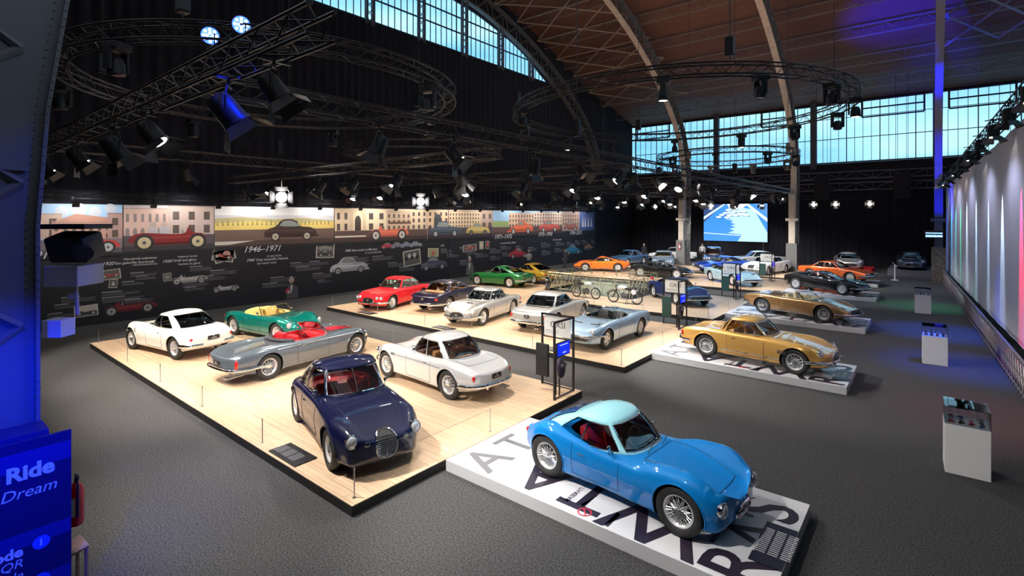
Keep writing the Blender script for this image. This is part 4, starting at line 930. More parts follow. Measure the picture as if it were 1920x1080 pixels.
# ---- stone and painted bases at the column feet
for x, lab in ((-17.4, 'cream column casing below the left arch, red extinguisher at its foot'), (-8.4, 'cream column casing below the right arch behind the sign stands'), (.6, 'grey column casing at the end of the railing')):
    q = MB(); q.box((0, -.15, 3.4), (.46, .4, 2.1)); q.box((0, -.15, 4.3), (.86, .6, .22)); q.box((0, -.15, 5.4), (.46, .4, 2.1))
    root = ARCH[x]; q.v = [(a, b-.2, c_) for a, b, c_ in q.v]; q.build('casing', CREAM if x < 0 else BSTEEL, root)
    q = MB(); q.box((0, -.35, 1.2), (.78, .7, 2.4)); q.build('plinth', GSTEEL if x < 0 else mat('worn_stone', (.16,.14,.12), .8, noise=(6, (.08,.07,.06), 4)), root)
# ---- purlin lattice girders between the arches and diagonal roof bracing
def girder(y, z, x0, x1, d, m, nm, lab, cat, grp, pitch=.8):
    root = empty(nm, ((x0+x1)/2, y, z), 0, lab, cat, grp); L = x1-x0; a = MB(); b = MB()
    for zz in (0, d): a.box((0, 0, zz), (L, .12, .07))
    k = int(L/pitch)
    for i in range(k):
        xa_, xb_ = -L/2+L*i/k, -L/2+L*(i+1)/k; b.tube([(xa_, 0, 0 if i % 2 else d), (xb_, 0, d if i % 2 else 0)], .022, 4); b.tube([(xa_, 0, 0), (xa_, 0, d)], .018, 4)
    a.build('chords', m, root); b.build('lattice_braces', m, root); return root
for i, y in enumerate((31.0, 34.4, 37.6, 41.0, 44.2, 47.8, 51.6)):
    g_ = girder(y, min(rf_(y)-1.05, 99), XL+.3, XR-.3, .75, mat('purlin_steel', (.16,.12,.10), .55), 'roof_purlin', 'long lattice purlin running across under the brown roof boards', 'beam', 'lattice purlins under the roof boards', 1.1)
for i in range(7):   # bracing star fields in the bay next to the gable
    y0, y1 = 27.5+2.9*i, 30.4+2.9*i
    q = MB(); k = rf_
    for xa_, xb_ in ((-26.6, -22.0), (-22.0, -17.5)):
        q.tube([(xa_, y0, k(y0)-1.2), (xb_, y1, k(y1)-1.2)], .055, 5); q.tube([(xb_, y0, k(y0)-1.2), (xa_, y1, k(y1)-1.2)], .055, 5)
    q.tube([(-26.6, y1, k(y1)-1.2), (-17.5, y1, k(y1)-1.2)], .05, 5)
    tag(q.build('roof_bracing', mat('bracing_steel', (.30,.24,.19), .6)), 'crossed steel braces between the gable arch and the next arch', 'brace', 'crossed roof braces left of the arches')
for i in range(3):
    y0, y1 = 36.5+3.2*i, 39.7+3.2*i; q = MB()
    for xa_, xb_ in ((.9, 3.6), (3.6, 6.3)): q.tube([(xa_, y0, rf_(y0)-1.6), (xb_, y1, rf_(y1)-1.6)], .07, 5); q.tube([(xb_, y0, rf_(y0)-1.6), (xa_, y1, rf_(y1)-1.6)], .07, 5)
    tag(q.build('roof_bracing', mat('bracing_blue', (.20,.20,.26), .6)), 'crossed steel braces to the right of the blue lit arch', 'brace', 'crossed roof braces right of the blue arch')
for z_, lab in ((7.9, 'long lattice girder under the rear windows, upper one'), (6.9, 'long lattice girder under the rear windows, lower one')):
    girder(YB-2.2, z_, XL+.5, 1.2, .62, mat('girder_grey', (.12,.12,.15), .5), 'wall_girder', lab, 'beam', None, 1.2)
# ================================================================== picture timeline on the left wall
XM = -26.98
mural = empty('timeline_wall', (XM, 25, 0), 0, 'black printed timeline wall with vintage car pictures and white text', 'wall graphic')
def loc(x, y, z): return (x-XM, y-25, z)
q = MB(); q.box((-.03, (3.0-2+47.15)/2-25, 2.53), (.06, 47.15-1.0, 5.06)); q.build('backing_panel', mat('print_black', (.016,.016,.020), .55), mural)
q = MB()
for y in (25.75, 1.2, 47.1): q.box((.006, y-25, 2.53), (.02, .05, 5.06))
q.build('panel_joints', BLACK, mural)
_pm = {}
def ink(c): 
    k = tuple(round(v, 3) for v in c)
    if k not in _pm: _pm[k] = mat('print_ink_%d' % len(_pm), c, .5)
    return _pm[k]
class Pic:
    "flat printed picture drawn as thin layers on the wall, coordinates 0-1 across and up"
    def __init__(s, y0, y1, z0, z1, nm='printed_picture', tilt=0): s.a = (y0, y1, z0, z1); s.L = {}; s.nm = nm; s.k = 0; s.t = tilt; s.order = []
    def P(s, u, v):
        y0, y1, z0, z1 = s.a; y = y0+(y1-y0)*u; z = z0+(z1-z0)*v
        if s.t: cy, cz = (y0+y1)/2, (z0+z1)/2; c_, d_ = math.cos(s.t), math.sin(s.t); y, z = cy+(y-cy)*c_-(z-cz)*d_, cz+(y-cy)*d_+(z-cz)*c_
        return y, z
    def poly(s, pts, c, smooth=False):
        s.k += 1; q = s.L.setdefault(c, MB()); q.add([loc(XM+.004+.0005*s.k, *s.P(u, v)) for u, v in pts], [tuple(range(len(pts)))]); return s
    def rect(s, u0, v0, u1, v1, c): return s.poly([(u0,v0),(u1,v0),(u1,v1),(u0,v1)], c)
    def disc(s, u, v, r, c, n=18, asp=None):
        asp = asp or (s.a[1]-s.a[0])/(s.a[3]-s.a[2]); return s.poly([(u+r/asp*math.cos(2*PI*i/n), v+r*math.sin(2*PI*i/n)) for i in range(n)], c)
    def arch(s, u, v, w, h, c): return s.poly([(u-w/2, v), (u+w/2, v)]+[(u+w/2*math.cos(PI*i/8), v+h*.65+h*.35*math.sin(PI*i/8)) for i in range(9)], c)
    def done(s):
        first = None
        for c, q in s.L.items():
            o = q.build(s.nm if first is None else 'picture_layer', ink(c), mural if first is None else first)
            if first is None: first = o
def car_sil(p, u, v, w, col, style='coupe', wheelc=(.5,.5,.5), flip=1):
    "side view of a printed car, width w (fraction), wheels on v"
    asp = (p.a[1]-p.a[0])/(p.a[3]-p.a[2]); h = w*asp
    def Q(a, b): return (u+flip*(a-.5)*w, v+b*h)
    if style == 'coupe': 
        prof = [(0,.08),(.0,.15),(.06,.22),(.2,.27),(.32,.38),(.48,.40),(.60,.36),(.68,.27),(.86,.25),(.97,.20),(1,.12),(.98,.07)]; win = [(.27,.28),(.34,.36),(.48,.375),(.58,.34),(.64,.27)]; wx = (.2,.80); r = .085
    elif style == 'saloon':
        prof = [(0,.08),(0,.2),(.2,.24),(.28,.36),(.58,.37),(.68,.25),(1,.21),(1,.08)]; win = [(.24,.25),(.30,.34),(.56,.345),(.64,.25)]; wx = (.2,.82); r = .08
    elif style == 'wedge':
        prof = [(0,.08),(0,.20),(.2,.25),(.38,.34),(.55,.34),(.68,.24),(1,.10),(.98,.06)]; win = [(.36,.25),(.42,.32),(.54,.32),(.64,.24)]; wx = (.2,.8); r = .08
    else:
        prof = [(.02,.16),(.08,.24),(.22,.26),(.28,.34),(.33,.25),(.5,.24),(.85,.26),(.98,.22),(1,.12),(.5,.10)]; win = [(.33,.25),(.36,.32),(.37,.25)]; wx = (.15,.84); r = .12
    def sm(L): L = L+L[:3]; o_ = catmull(L, 4)[4:-8]; return o_
    p.poly([Q(a, max(b, .05)) for a, b in sm(prof)], col); p.poly([Q(a, b) for a, b in sm(win)], (.25,.27,.25)); p.poly([Q(a, b) for a, b in ((.06,.205),(.94,.185),(.94,.175),(.06,.195))], tuple(min(1, c*1.9+.03) for c in col))
    p.poly([Q(a, b) for a, b in ((.05,.12),(.95,.12),(.95,.085),(.05,.085))], tuple(c*.55 for c in col))
    for x_ in wx:
        for rr, cc in ((r, (.03,.03,.03)), (r*.68, wheelc), (r*.2, (.1,.1,.1))): p.poly([Q(x_+rr*math.cos(2*PI*i/18), r+rr*math.sin(2*PI*i/18)) for i in range(18)], cc)
def building(p, u0, u1, v0, v1, c, rows, n, dark=(.10,.07,.06), arches=False, cren=False):
    p.rect(u0, v0, u1, v1, c); p.rect(u0, v1-.02, u1, v1, tuple(x*.7 for x in c))
    for r_ in range(rows):
        for i in range(n):
            cu = u0+(u1-u0)*(i+.5)/n; bv = v0+(v1-v0)*(.08+r_*.9/rows); hh = (v1-v0)*.55/rows
            if arches and r_ == 0: p.arch(cu, v0, (u1-u0)/n*.55, hh*1.2, dark)
            else: p.rect(cu-(u1-u0)/n*.2, bv, cu+(u1-u0)/n*.2, bv+hh, dark)
    if cren:
        for i in range(n*3): p.rect(u0+(u1-u0)*i/(n*3), v1, u0+(u1-u0)*(i+.55)/(n*3), v1+.03, c)
def road(p, c=(.06,.045,.05), top=.36): p.rect(0, 0, 1, top, c); p.rect(0, 0, 1, top*.45, tuple(x*.55 for x in c)); p.rect(0, 0, 1, top*.18, (.018,.018,.022))
ZP0, ZP1 = 2.85, 5.03
p = Pic(1.2, 6.42, ZP0, ZP1); p.rect(0,0,1,1,(.36,.55,.80)); 
for a, b, r_ in ((.62,.86,.10),(.72,.9,.12),(.82,.86,.10),(.30,.95,.07),(.92,.93,.09)): p.disc(a, b, r_, (.52,.56,.64))
building(p, .30,.62,.36,.82,(.55,.40,.33),2,3); p.poly([(.60,.70),(.70,.82),(.98,.72),(.98,.3),(.60,.3)], (.50,.26,.20)); building(p,.56,.98,.32,.66,(.52,.30,.24),2,8,cren=True)
building(p,.90,1,.32,.84,(.42,.26,.24),2,1); road(p,(.20,.17,.20),.34); car_sil(p,.76,.05,.42,(.60,.05,.04),'racer'); p.done()
p = Pic(6.46, 10.07, ZP0, ZP1); p.rect(0,0,1,1,(.55,.50,.52)); building(p,0,.46,.34,.94,(.62,.42,.36),2,6,(.25,.2,.2),True); building(p,.46,1,.36,1.0,(.52,.40,.36),2,3); road(p,(.10,.08,.09),.38)
for a in (.30,.42): p.disc(a,.60,.06,(.45,.35,.3)); p.poly([(a-.06,.3),(a-.05,.55),(a+.05,.55),(a+.06,.3)], (.45,.42,.45))
car_sil(p,.5,.06,.86,(.22,.02,.02),'racer',(.6,.5,.3),-1); p.done()
p = Pic(10.1, 16.55, ZP0, ZP1); p.rect(0,0,1,1,(.86,.84,.82)); p.rect(0,.30,1,.80,(.62,.60,.62)); p.poly([(0,.3),(0,.72),(.2,.76),(.45,.70),(.7,.74),(1,.66),(1,.3)], (.50,.42,.20)); p.poly([(0,.3),(0,.62),(.3,.66),(.6,.60),(1,.64),(1,.3)], (.76,.56,.16)); 
for i in range(26): u = .02+i*.037; p.poly([(u-.006,.56),(u,.56+.10+.04*(i % 3)),(u+.006,.56)], (.20,.22,.07))
road(p,(.16,.10,.08),.46); p.poly([(0,.20),(.3,.20),(.1,.12),(0,.12)], (.6,.55,.5)); car_sil(p,.60,.16,.46,(.05,.025,.02),'coupe',(.5,.45,.35)); p.done()
p = Pic(16.6, 23.7, ZP0, ZP1); p.rect(0,0,1,1,(.66,.50,.33)); building(p,0,.14,.34,1,(.74,.56,.36),2,2); building(p,.30,.52,.34,1,(.80,.66,.46),2,2); building(p,.52,.80,.34,.92,(.62,.44,.30),3,5); building(p,.80,1,.34,1,(.70,.54,.36),3,3)
p.arch(.22,.34,.10,.60,(.85,.68,.45)); p.arch(.22,.34,.06,.46,(.06,.04,.03)); p.rect(.55,.55,.80,.62,(.15,.08,.05)); road(p,(.12,.07,.06),.38); p.poly([(0,.24),(.3,.24),(.3,.20),(0,.20)],(.75,.65,.55)); car_sil(p,.55,.06,.42,(.72,.16,.09),'racer',(.6,.55,.5)); p.done()
p = Pic(23.74, 30.6, ZP0, ZP1); p.rect(0,0,1,1,(.60,.44,.30)); building(p,0,.3,.36,1,(.74,.52,.32),3,4,arches=True); building(p,.3,.78,.36,.95,(.70,.52,.34),4,11); building(p,.8,1,.36,1,(.42,.30,.24),2,2,arches=True); p.arch(.14,.36,.10,.5,(.05,.05,.06)); road(p,(.09,.06,.07),.40)
car_sil(p,.24,.10,.44,(.07,.09,.12),'saloon',(.5,.5,.5)); car_sil(p,.75,.10,.38,(.55,.40,.14),'coupe',(.15,.15,.15)); p.done()
p = Pic(30.65, 40.6, ZP0, ZP1); p.rect(0,0,1,1,(.30,.50,.72)); p.poly([(0,.36),(0,.62),(.2,.6),(.2,.36)],(.30,.38,.14)); building(p,.20,.55,.36,.92,(.62,.42,.30),3,9,arches=True); building(p,.55,1,.36,.96,(.58,.44,.34),4,11,arches=True); road(p,(.13,.07,.06),.38)
car_sil(p,.36,.08,.34,(.80,.16,.07),'wedge',(.5,.5,.5),-1); car_sil(p,.78,.12,.30,(.60,.10,.07),'saloon',(.5,.5,.5)); p.done()
p = Pic(40.65, 46.6, ZP0, ZP1); p.rect(0,0,1,1,(.40,.30,.28)); building(p,0,.5,.36,.95,(.44,.30,.24),3,7); p.rect(.52,0,1,1,(.08,.12,.30)); car_sil(p,.25,.12,.42,(.30,.10,.07),'coupe'); 
for a in (.62,.70,.80,.90): p.poly([(a-.03,.3),(a,.8),(a+.04,.3)], (.55,.62,.75))
p.rect(0,0,1,.14,(.018,.018,.022)); p.done()
# pictures among the text
def photo(y, z, w, h, tilt, fn):
    p = Pic(y-w/2, y+w/2, z-h/2, z+h/2, 'printed_photo', tilt); p.rect(0,0,1,1,(.62,.58,.50)); p.rect(.05,.06,.95,.94,(.12,.11,.10)); fn(p); p.done()
photo(6.0, 2.05, .72,.42, .10, lambda p: car_sil(p,.5,.2,.8,(.45,.04,.03),'racer')); photo(6.1, 1.66, .30,.38, -.1, lambda p: p.poly([(.3,.3),(.5,.8),(.7,.3)],(.6,.6,.6)))
photo(10.55, 2.62, 1.0,.62, .25, lambda p: p.disc(.6,.5,.3,(.5,.25,.2))); photo(10.5, 2.62, 1.0,.62, -.18, lambda p: car_sil(p,.5,.2,.8,(.5,.12,.08),'racer')); photo(8.1, 1.75, .34,.36, .1, lambda p: p.disc(.5,.5,.3,(.3,.28,.26)))
photo(16.0, 2.55, 1.15,.82, -.05, lambda p: (car_sil(p,.5,.5,.8,(.25,.24,.22),'coupe'), car_sil(p,.5,.1,.8,(.05,.05,.05),'coupe'))); photo(5.2, .62, .78,.46, .04, lambda p: (p.rect(.05,.4,.95,.94,(.55,.50,.42)), car_sil(p,.5,.08,.86,(.07,.06,.05),'racer')))
photo(22.4, 1.75, 1.5,1.05, .10, lambda p: [p.disc(.2+.15*i,.5+.15*(i % 2),.14,(.5,.5,.5) if i % 2 else (.03,.03,.03)) for i in range(5)]); photo(24.3, 2.0, 1.0,.62, -.04, lambda p: (p.rect(.05,.06,.95,.94,(.35,.36,.2)), p.disc(.5,.4,.25,(.5,.12,.08))))
photo(28.0, 2.15, 1.5,.52, .06, lambda p: car_sil(p,.5,.15,.7,(.5,.1,.08),'coupe')); photo(29.3, 2.3, .5,.62, 0, lambda p: p.rect(.1,.1,.9,.9,(.6,.55,.4))); photo(30.0, 2.3, .45,.6, -.08, lambda p: p.rect(.2,.3,.8,.8,(.6,.1,.1)))
for y, z, w, c, st in ((6.7,.22,1.9,(.20,.02,.03),'racer'),(9.0,1.3,1.5,(.45,.42,.40),'racer'),(10.6,.75,1.2,(.45,.45,.48),'racer'),(17.6,1.05,2.6,(.50,.51,.53),'coupe'),(24.4,.72,2.5,(.07,.08,.12),'coupe'),(34.0,.95,2.6,(.50,.03,.04),'wedge'),(42.6,.75,3.0,(.03,.22,.36),'wedge'),(45.6,1.2,1.6,(.35,.14,.05),'wedge')):
    p = Pic(y-w/2, y+w/2, z, z+w*.45, 'printed_car'); car_sil(p,.5,.02,1.0,c,st,(.4,.38,.34)); p.done()
p = Pic(20.0, 23.2, 2.42, 2.95, 'printed_cars')
for i, c in enumerate(((.45,.04,.07),(.18,.20,.26),(.20,.22,.30),(.25,.26,.30))): car_sil(p,.13+.24*i,.05,.34,c,'coupe')
p.done()
def figure(y, z0, h, skin, coat, red=None):
    p = Pic(y-h*.35, y+h*.35, z0, z0+h, 'printed_portrait'); p.poly([(.12,0),(.16,.40),(.32,.62),(.62,.62),(.88,.45),(.92,0)], coat); p.poly([(.40,.5),(.47,.66),(.55,.5),(.47,.2)], (.6,.6,.6)); p.disc(.48,.80,.125,skin); p.disc(.46,.90,.07,(.5,.5,.5))
    if red: p.disc(.22,.36,.11,red); p.disc(.30,.30,.08,skin)
    p.done()
figure(14.0, .05, 1.25, (.55,.36,.26), (.09,.085,.10), (.35,.02,.05)); figure(28.0, .12, 1.5, (.45,.30,.22), (.11,.12,.10))
# lettering
SER = mat('print_white', (.72,.72,.72), .5); q = None
def mtext(t, size, y, z, bold=0, shear=0, align='LEFT'): text_on('printed_lettering', t, size, loc(XM+.075, y, z), (0,1,0), (0,0,1), SER, mural, bold=bold, shear=shear, align=align)
for t, sz, y, z, b in (('1946–1971', .43, 11.4, 2.70, .003), ('1971–1975', .50, 30.7, 2.74, .005), ('1975–1993', .50, 36.6, 2.78, .005), ('1990–2015', .50, 41.8, 2.78, .005), ('1914–1946', .43, 3.35, 2.86, .003)): mtext(t, sz, y, z, b, .35)
for t, sz, y, z in (('1920', .20, 5.70, 2.46), ('1930', .19, 7.87, 2.42), ('1927', .18, 8.35, 1.52), ('1940', .20, 11.55, 2.22), ('1958', .20, 17.2, 2.42), ('1963', .18, 24.9, 2.4)): mtext(t, sz, y, z, .002, .35)
for t, sz, y, z in (('Une percée audacieuse', .13, 6.45, 2.64), ('Een gedurfde doorbraak', .145, 6.15, 2.47), ('A BOLD BREAKTHROUGH', .08, 6.75, 2.37), ('PASSION ET GLOIRE', .09, 8.5, 2.62), ('Grief and glory', .16, 8.3, 2.44), ('Verdriet en glorie', .13, 8.5, 2.27),
    ('Une nouvelle maison', .20, 12.05, 2.22), ('A new home', .15, 12.6, 2.40), ('EEN NIEUW THUIS', .12, 12.1, 2.04), ('Het model uit Modena', .20, 17.7, 2.42), ('LA VILLE DE MODENE', .13, 18.6, 2.24), ('La traversée du désert', .22, 31.5, 2.30), ('Een nieuw begin', .22, 39.0, 2.32)): mtext(t, sz, y, z, .001)
random.seed(11); tl = []
for y, z, w, n_ in ((4.4,1.22,1.2,3),(4.2,.95,.9,2),(4.0,.62,.9,3),(6.7,2.02,1.0,2),(6.9,1.86,.9,2),(6.4,1.66,.9,2),(5.7,1.28,1.4,2),(5.7,1.05,1.6,3),(6.5,.88,1.1,2),(9.0,2.12,1.1,3),(9.9,1.86,1.3,3),(9.4,1.62,1.3,3),(8.7,1.40,1.2,3),(8.8,1.16,1.0,2),
    (13.9,1.95,1.3,3),(15.0,1.95,1.3,3),(14.2,1.70,1.6,3),(12.8,1.25,1.5,4),(15.2,1.25,1.3,4),(12.4,.95,1.6,3),(15.5,.85,.9,2),(17.3,2.05,1.7,5),(19.2,2.0,1.7,4),(17.8,1.65,1.3,4),(20.4,1.5,1.5,4),(21.3,1.15,1.4,4),(23.2,1.2,1.4,4),(25.0,2.15,1.1,4),(25.6,1.75,1.2,3),(26.9,2.2,1.0,2),
    (27.6,1.85,1.2,3),(26.9,1.2,1.5,5),(28.6,1.6,1.6,4),(30.3,1.9,1.4,5),(30.3,1.3,1.4,4),(31.6,2.05,1.4,4),(33.5,2.0,1.2,4),(31.8,1.5,1.3,4),(35.3,1.8,1.4,5),(37.2,2.1,1.6,6),(37.3,1.4,1.5,6),(39.5,2.1,1.6,5),(39.4,1.5,1.6,5),(41.4,2.0,1.4,5),(42.9,2.1,1.2,6),(44.2,2.1,1.2,6),(44.6,1.5,1.4,6),(46.0,2.1,.9,6)):
    q = MB(); q.box((.010, y+w*.25-25, z+.03), (.004, w*.5, .045))
    for i in range(n_):
        a = y+random.uniform(0, .03); b = y+w*random.uniform(.82, 1.0); q.box((.010, (a+b)/2-25, z-.055-i*.06), (.004, b-a, .014))
    q.build('text_block', mat('print_grey', (.30,.30,.32), .5), mural)
# ================================================================== big screen at the back
sx0, sx1, sz0, sz1, sy = -18.6, -12.35, 2.0, 5.85, YB-.62
scr = empty('video_wall', ((sx0+sx1)/2, sy, 0), 0, 'large video wall showing white cars on a blue race track', 'screen')
W_, H_ = sx1-sx0, sz1-sz0; q = MB(); q.box((0, .10, (sz0+sz1)/2), (W_+.08, .16, H_+.08))
for x in (-W_/2+.4, W_/2-.4): q.box((x, .2, sz0/2), (.12,.12,sz0))
q.build('screen_frame', BLACK, scr)
def emi(n, c, s_): return mat(n, (0,0,0), .6, emit=c, es=s_)
def sp_(name, polys, c, s_, lay):
    q = MB()
    for pl in polys: q.add([((u-.5)*W_, -.004-.003*lay, sz0+v*H_) for u, v in pl], [tuple(range(len(pl)))])
    q.build(name, emi('screen_'+name, c, s_), scr)
sp_('asphalt', [[(0,0),(1,0),(1,1),(0,1)]], (.06,.33,.95), .9, 0)
sp_('bright_asphalt', [[(.40,.22),(.62,.18),(.55,0),(1,0),(1,.25),(.80,.85),(.42,.95),(.36,.6),(.48,.55),(.44,.5),(.52,.46),(.44,.42),(.52,.38),(.42,.33),(.50,.29)]], (.50,.80,.98), 1.0, 1)
sp_('track_side', [[(0,1),(.33,1),(0,.50)]], (.05,.10,.28), .8, 2); sp_('guard_rail', [[(0,.66),(.30,.98),(.33,1),(.36,1),(0,.58)],[(.66,1),(1,.52),(1,.62),(.72,1)],[(0,.20),(0,.22),(.55,.17),(.80,.15),(.55,.15)]], (.65,.85,1), 1.1, 3)
sp_('grandstand', [[(.80,1),(1,.66),(1,1)]], (.12,.35,.75), .9, 4); sp_('haze', [[(.38,1),(.72,1),(.62,.88),(.42,.90)]], (.85,.92,1), 1.2, 4)
def blob(u, v, r): return [(u+r*1.3*math.cos(2*PI*i/10), v+r*.75*math.sin(2*PI*i/10)) for i in range(10)]
CR = [(.25,.65),(.38,.64),(.30,.71),(.42,.70),(.52,.70),(.36,.76),(.48,.78),(.60,.72),(.68,.70),(.56,.80),(.64,.80),(.40,.84),(.50,.86)]
sp_('race_cars', [blob(u, v, .035) for u, v in CR], (.85,.92,1), 1.15, 6); sp_('car_shadows', [[(u-.04,v-.03),(u+.07,v-.035),(u+.05,v-.015),(u-.03,v-.01)] for u, v in CR], (.02,.10,.35), .8, 5)
lamp('screen_glow', 'AREA', ((sx0+sx1)/2, sy-.3, 4), 60, (.25,.5,1), ((sx0+sx1)/2, 0, 2), shape='RECTANGLE', size=W_, size_y=H_)
# ================================================================== coloured curtain on the right
cur = drape('light_curtain', (BAN0.x+.05, BAN0.y), (BAN1.x+.05, BAN1.y), .55, 7.0, mat('white_stretch_cloth', (.60,.60,.66), .8), .012, 2.2)
for v in cur.data.vertices:
    if v.co.z > 3: t = (49.5-v.co.y)/38.5; v.co.z = 6.85+1.1*t*t
tag(cur, 'tall white cloth wall on the right washed in blue, green and red beams', 'curtain')
# railing of the edge on the right
RA, RB = Vector((.84, 45.2, 0)), Vector((2.05, 12.0, 0)); d = (RB-RA).normalized(); Lr = (RB-RA).length
rail = empty('balustrade', tuple(RA), 0, 'long ornate steel balustrade in front of the coloured curtain', 'railing'); PST = mat('balustrade_steel', (.30,.26,.28), .38, .7)
q = MB()
for z_, r_ in ((.92,.035),(.80,.018),(.10,.022)): q.tube([Vector((0,0,z_)), d*Lr+Vector((0,0,z_))], r_, 6)
q.build('rails', PST, rail); k = 92; sc_ = []
for i in range(k):
    a = d*Lr*(i/k); b = d*Lr*((i+1)/k); q = MB(); q.tube([a+Vector((0,0,0)), a+Vector((0,0,.92))], .018, 4)
    q.tube([a+Vector((0,0,.10)), b+Vector((0,0,.80))], .012, 4); q.tube([b+Vector((0,0,.10)), a+Vector((0,0,.80))], .012, 4); m_ = (a+b)/2
    q.tube([m_+d*(.13*math.cos(t))+Vector((0,0,.45+.16*math.sin(t))) for t in np.linspace(0, 2*PI, 9)[:-1]], .010, 4, closed=True); q.build('baluster_panel', PST, rail)
q = MB()
for i in range(11): p_ = RA+d*(i*3.1+1); q.box((p_.x+.28, p_.y, .22), (.22, 1.5, .30), math.atan2(d.y, d.x)+PI/2)
o = q.build('floor_box_row', mat('dark_grille', (.05,.045,.04), .6, noise=(30,(.015,.015,.015))));  tag(o, 'row of dark machine boxes on the floor between railing and curtain', 'box row')
# ================================================================== platforms
def wood_mat():
    m = bpy.data.materials.new('pale_oak_boards'); m.use_nodes = True; n = m.node_tree; b = n.nodes['Principled BSDF']; b.inputs['Roughness'].default_value = .32
    tc = n.nodes.new('ShaderNodeTexCoord'); mp = n.nodes.new('ShaderNodeMapping'); n.links.new(tc.outputs['Object'], mp.inputs[0])
    br = n.nodes.new('ShaderNodeTexBrick'); br.inputs['Scale'].default_value = 1; br.inputs['Brick Width'].default_value = 1.25; br.inputs['Row Height'].default_value = .19; br.inputs['Mortar Size'].default_value = .004; br.inputs['Mortar Smooth'].default_value = 0
    br.inputs['Color1'].default_value = (.66,.48,.32,1); br.inputs['Color2'].default_value = (.56,.40,.265,1); br.inputs['Mortar'].default_value = (.28,.19,.12,1); n.links.new(mp.outputs[0], br.inputs[0])
    m2 = n.nodes.new('ShaderNodeMapping'); m2.inputs['Scale'].default_value = (1.2, 18, 1); no = n.nodes.new('ShaderNodeTexNoise'); no.inputs['Scale'].default_value = 1.6; no.inputs['Detail'].default_value = 5
    n.links.new(tc.outputs['Object'], m2.inputs[0]); n.links.new(m2.outputs[0], no.inputs['Vector'])
    r = n.nodes.new('ShaderNodeValToRGB'); r.color_ramp.elements[0].position = .3; r.color_ramp.elements[0].color = (.74,.74,.74,1); r.color_ramp.elements[1].position = .7; r.color_ramp.elements[1].color = (1.08,1.06,1.04,1); n.links.new(no.outputs[0], r.inputs[0])
    mx = n.nodes.new('ShaderNodeMixRGB'); mx.blend_type = 'MULTIPLY'; mx.inputs[0].default_value = 1; n.links.new(br.outputs[0], mx.inputs[1]); n.links.new(r.outputs[0], mx.inputs[2]); n.links.new(mx.outputs[0], b.inputs['Base Color']); return m
OAK = wood_mat()
def platform(poly, label, h=.17):
    cx, cy = sum(p[0] for p in poly)/len(poly), sum(p[1] for p in poly)/len(poly)
    root = empty('display_platform', (cx, cy, 0), 0, label, 'platform'); P = [(a-cx, b-cy) for a, b in poly]
    q = MB(); q.prism(P, .0, h-.015); q.build('skirt', mat('black_skirting', (.012,.012,.012), .5), root)
    k = .02; q = MB(); q.prism(P, h-.015, h); q.build('board_floor', OAK, root); return root
platform([(-22.3,4.4),(-6.68,4.4),(-6.68,10.95),(-22.3,10.95)], 'long pale timber platform nearest the camera carrying five cars')
platform([(-22.5,13.42),(-6.78,13.42),(-6.78,20.1),(-13.2,20.1),(-13.2,22.1),(-7.05,22.1),(-7.05,28.9),(-12.0,28.9),(-12.0,24.75),(-17.9,24.75),(-17.9,28.9),(-22.5,28.9)], 'second timber platform wrapping round the stairwell, with the motorcycles')
platform([(-21.6,32.4),(-6.6,32.4),(-6.6,39.2),(-21.6,39.2)], 'third timber platform behind the stairwell with orange and black coupes')
platform([(-22.6,40.4),(-7.8,40.4),(-7.8,45.3),(-22.6,45.3)], 'farthest timber platform in front of the big screen')
INK = mat('print_black_letters', (.022,.015,.03), .35); INK_GLARE = mat('glare_grey_letters', (.13,.13,.15), .4); REDP = mat('print_red', (.65,.02,.04), .4)  # grey letters: glare on the dark print put into the colour
WGLOSS = mat('white_printed_board', (.62,.62,.64), .22)
def whiteplat(x0, x1, y0, y1, label, letters, h=.2, rich=False):
    cx, cy = (x0+x1)/2, (y0+y1)/2; root = empty('white_platform', (cx, cy, 0), 0, label, 'platform')
    q = MB(); rbox(q, (0,0,h/2), (x1-x0, y1-y0, h), .006); b = q.build('board', WGLOSS, root)
    for t, sz, x, y, ang, m_ in letters:
        a = R(ang); text_on('printed_letter', t, sz, (x-cx, y-cy, h+.003), (math.cos(a), math.sin(a), 0), (-math.sin(a), math.cos(a), 0), m_, root, bold=.012*sz)
    # text tile at the right hand corner
    tx, ty = x1-.20, y0+1.08
    q = MB(); q.box((tx-cx, ty-cy, h+.008), (.38, 1.0, .012)); t_ = q.build('caption_tile', mat('caption_navy', (.012,.014,.035), .3), root)
    q = MB()
    for k_ in range(3):
        for i in range(14): q.box((tx-cx-.10+.145*k_-.01, ty-cy-.26+.045*i, h+.0155), (.115, .012, .002))
    q.build('caption_lines', WHITE, t_)
    text_on('caption_title', 'MASERATI', .07, (tx-cx-.165, ty-cy-.30, h+.016), (0,1,0), (-1,0,0), WHITE, t_, bold=.002)
    q = MB()
    for i in range(20): a0, a1 = 2*PI*i/20, 2*PI*(i+1)/20; c0 = Vector((x0+2.75-cx, y0+.16-cy, h+.004)); q.add([c0+Vector((r_*math.cos(a), r_*math.sin(a), 0)) for r_, a in ((.085,a0),(.105,a0),(.105,a1),(.085,a1))], [(0,1,2,3)])
    q.box((x0+2.75-cx, y0+.16-cy, h+.004), (.02, .19, .001), R(40)); q.build('no_touch_sign', REDP, root)
    return root
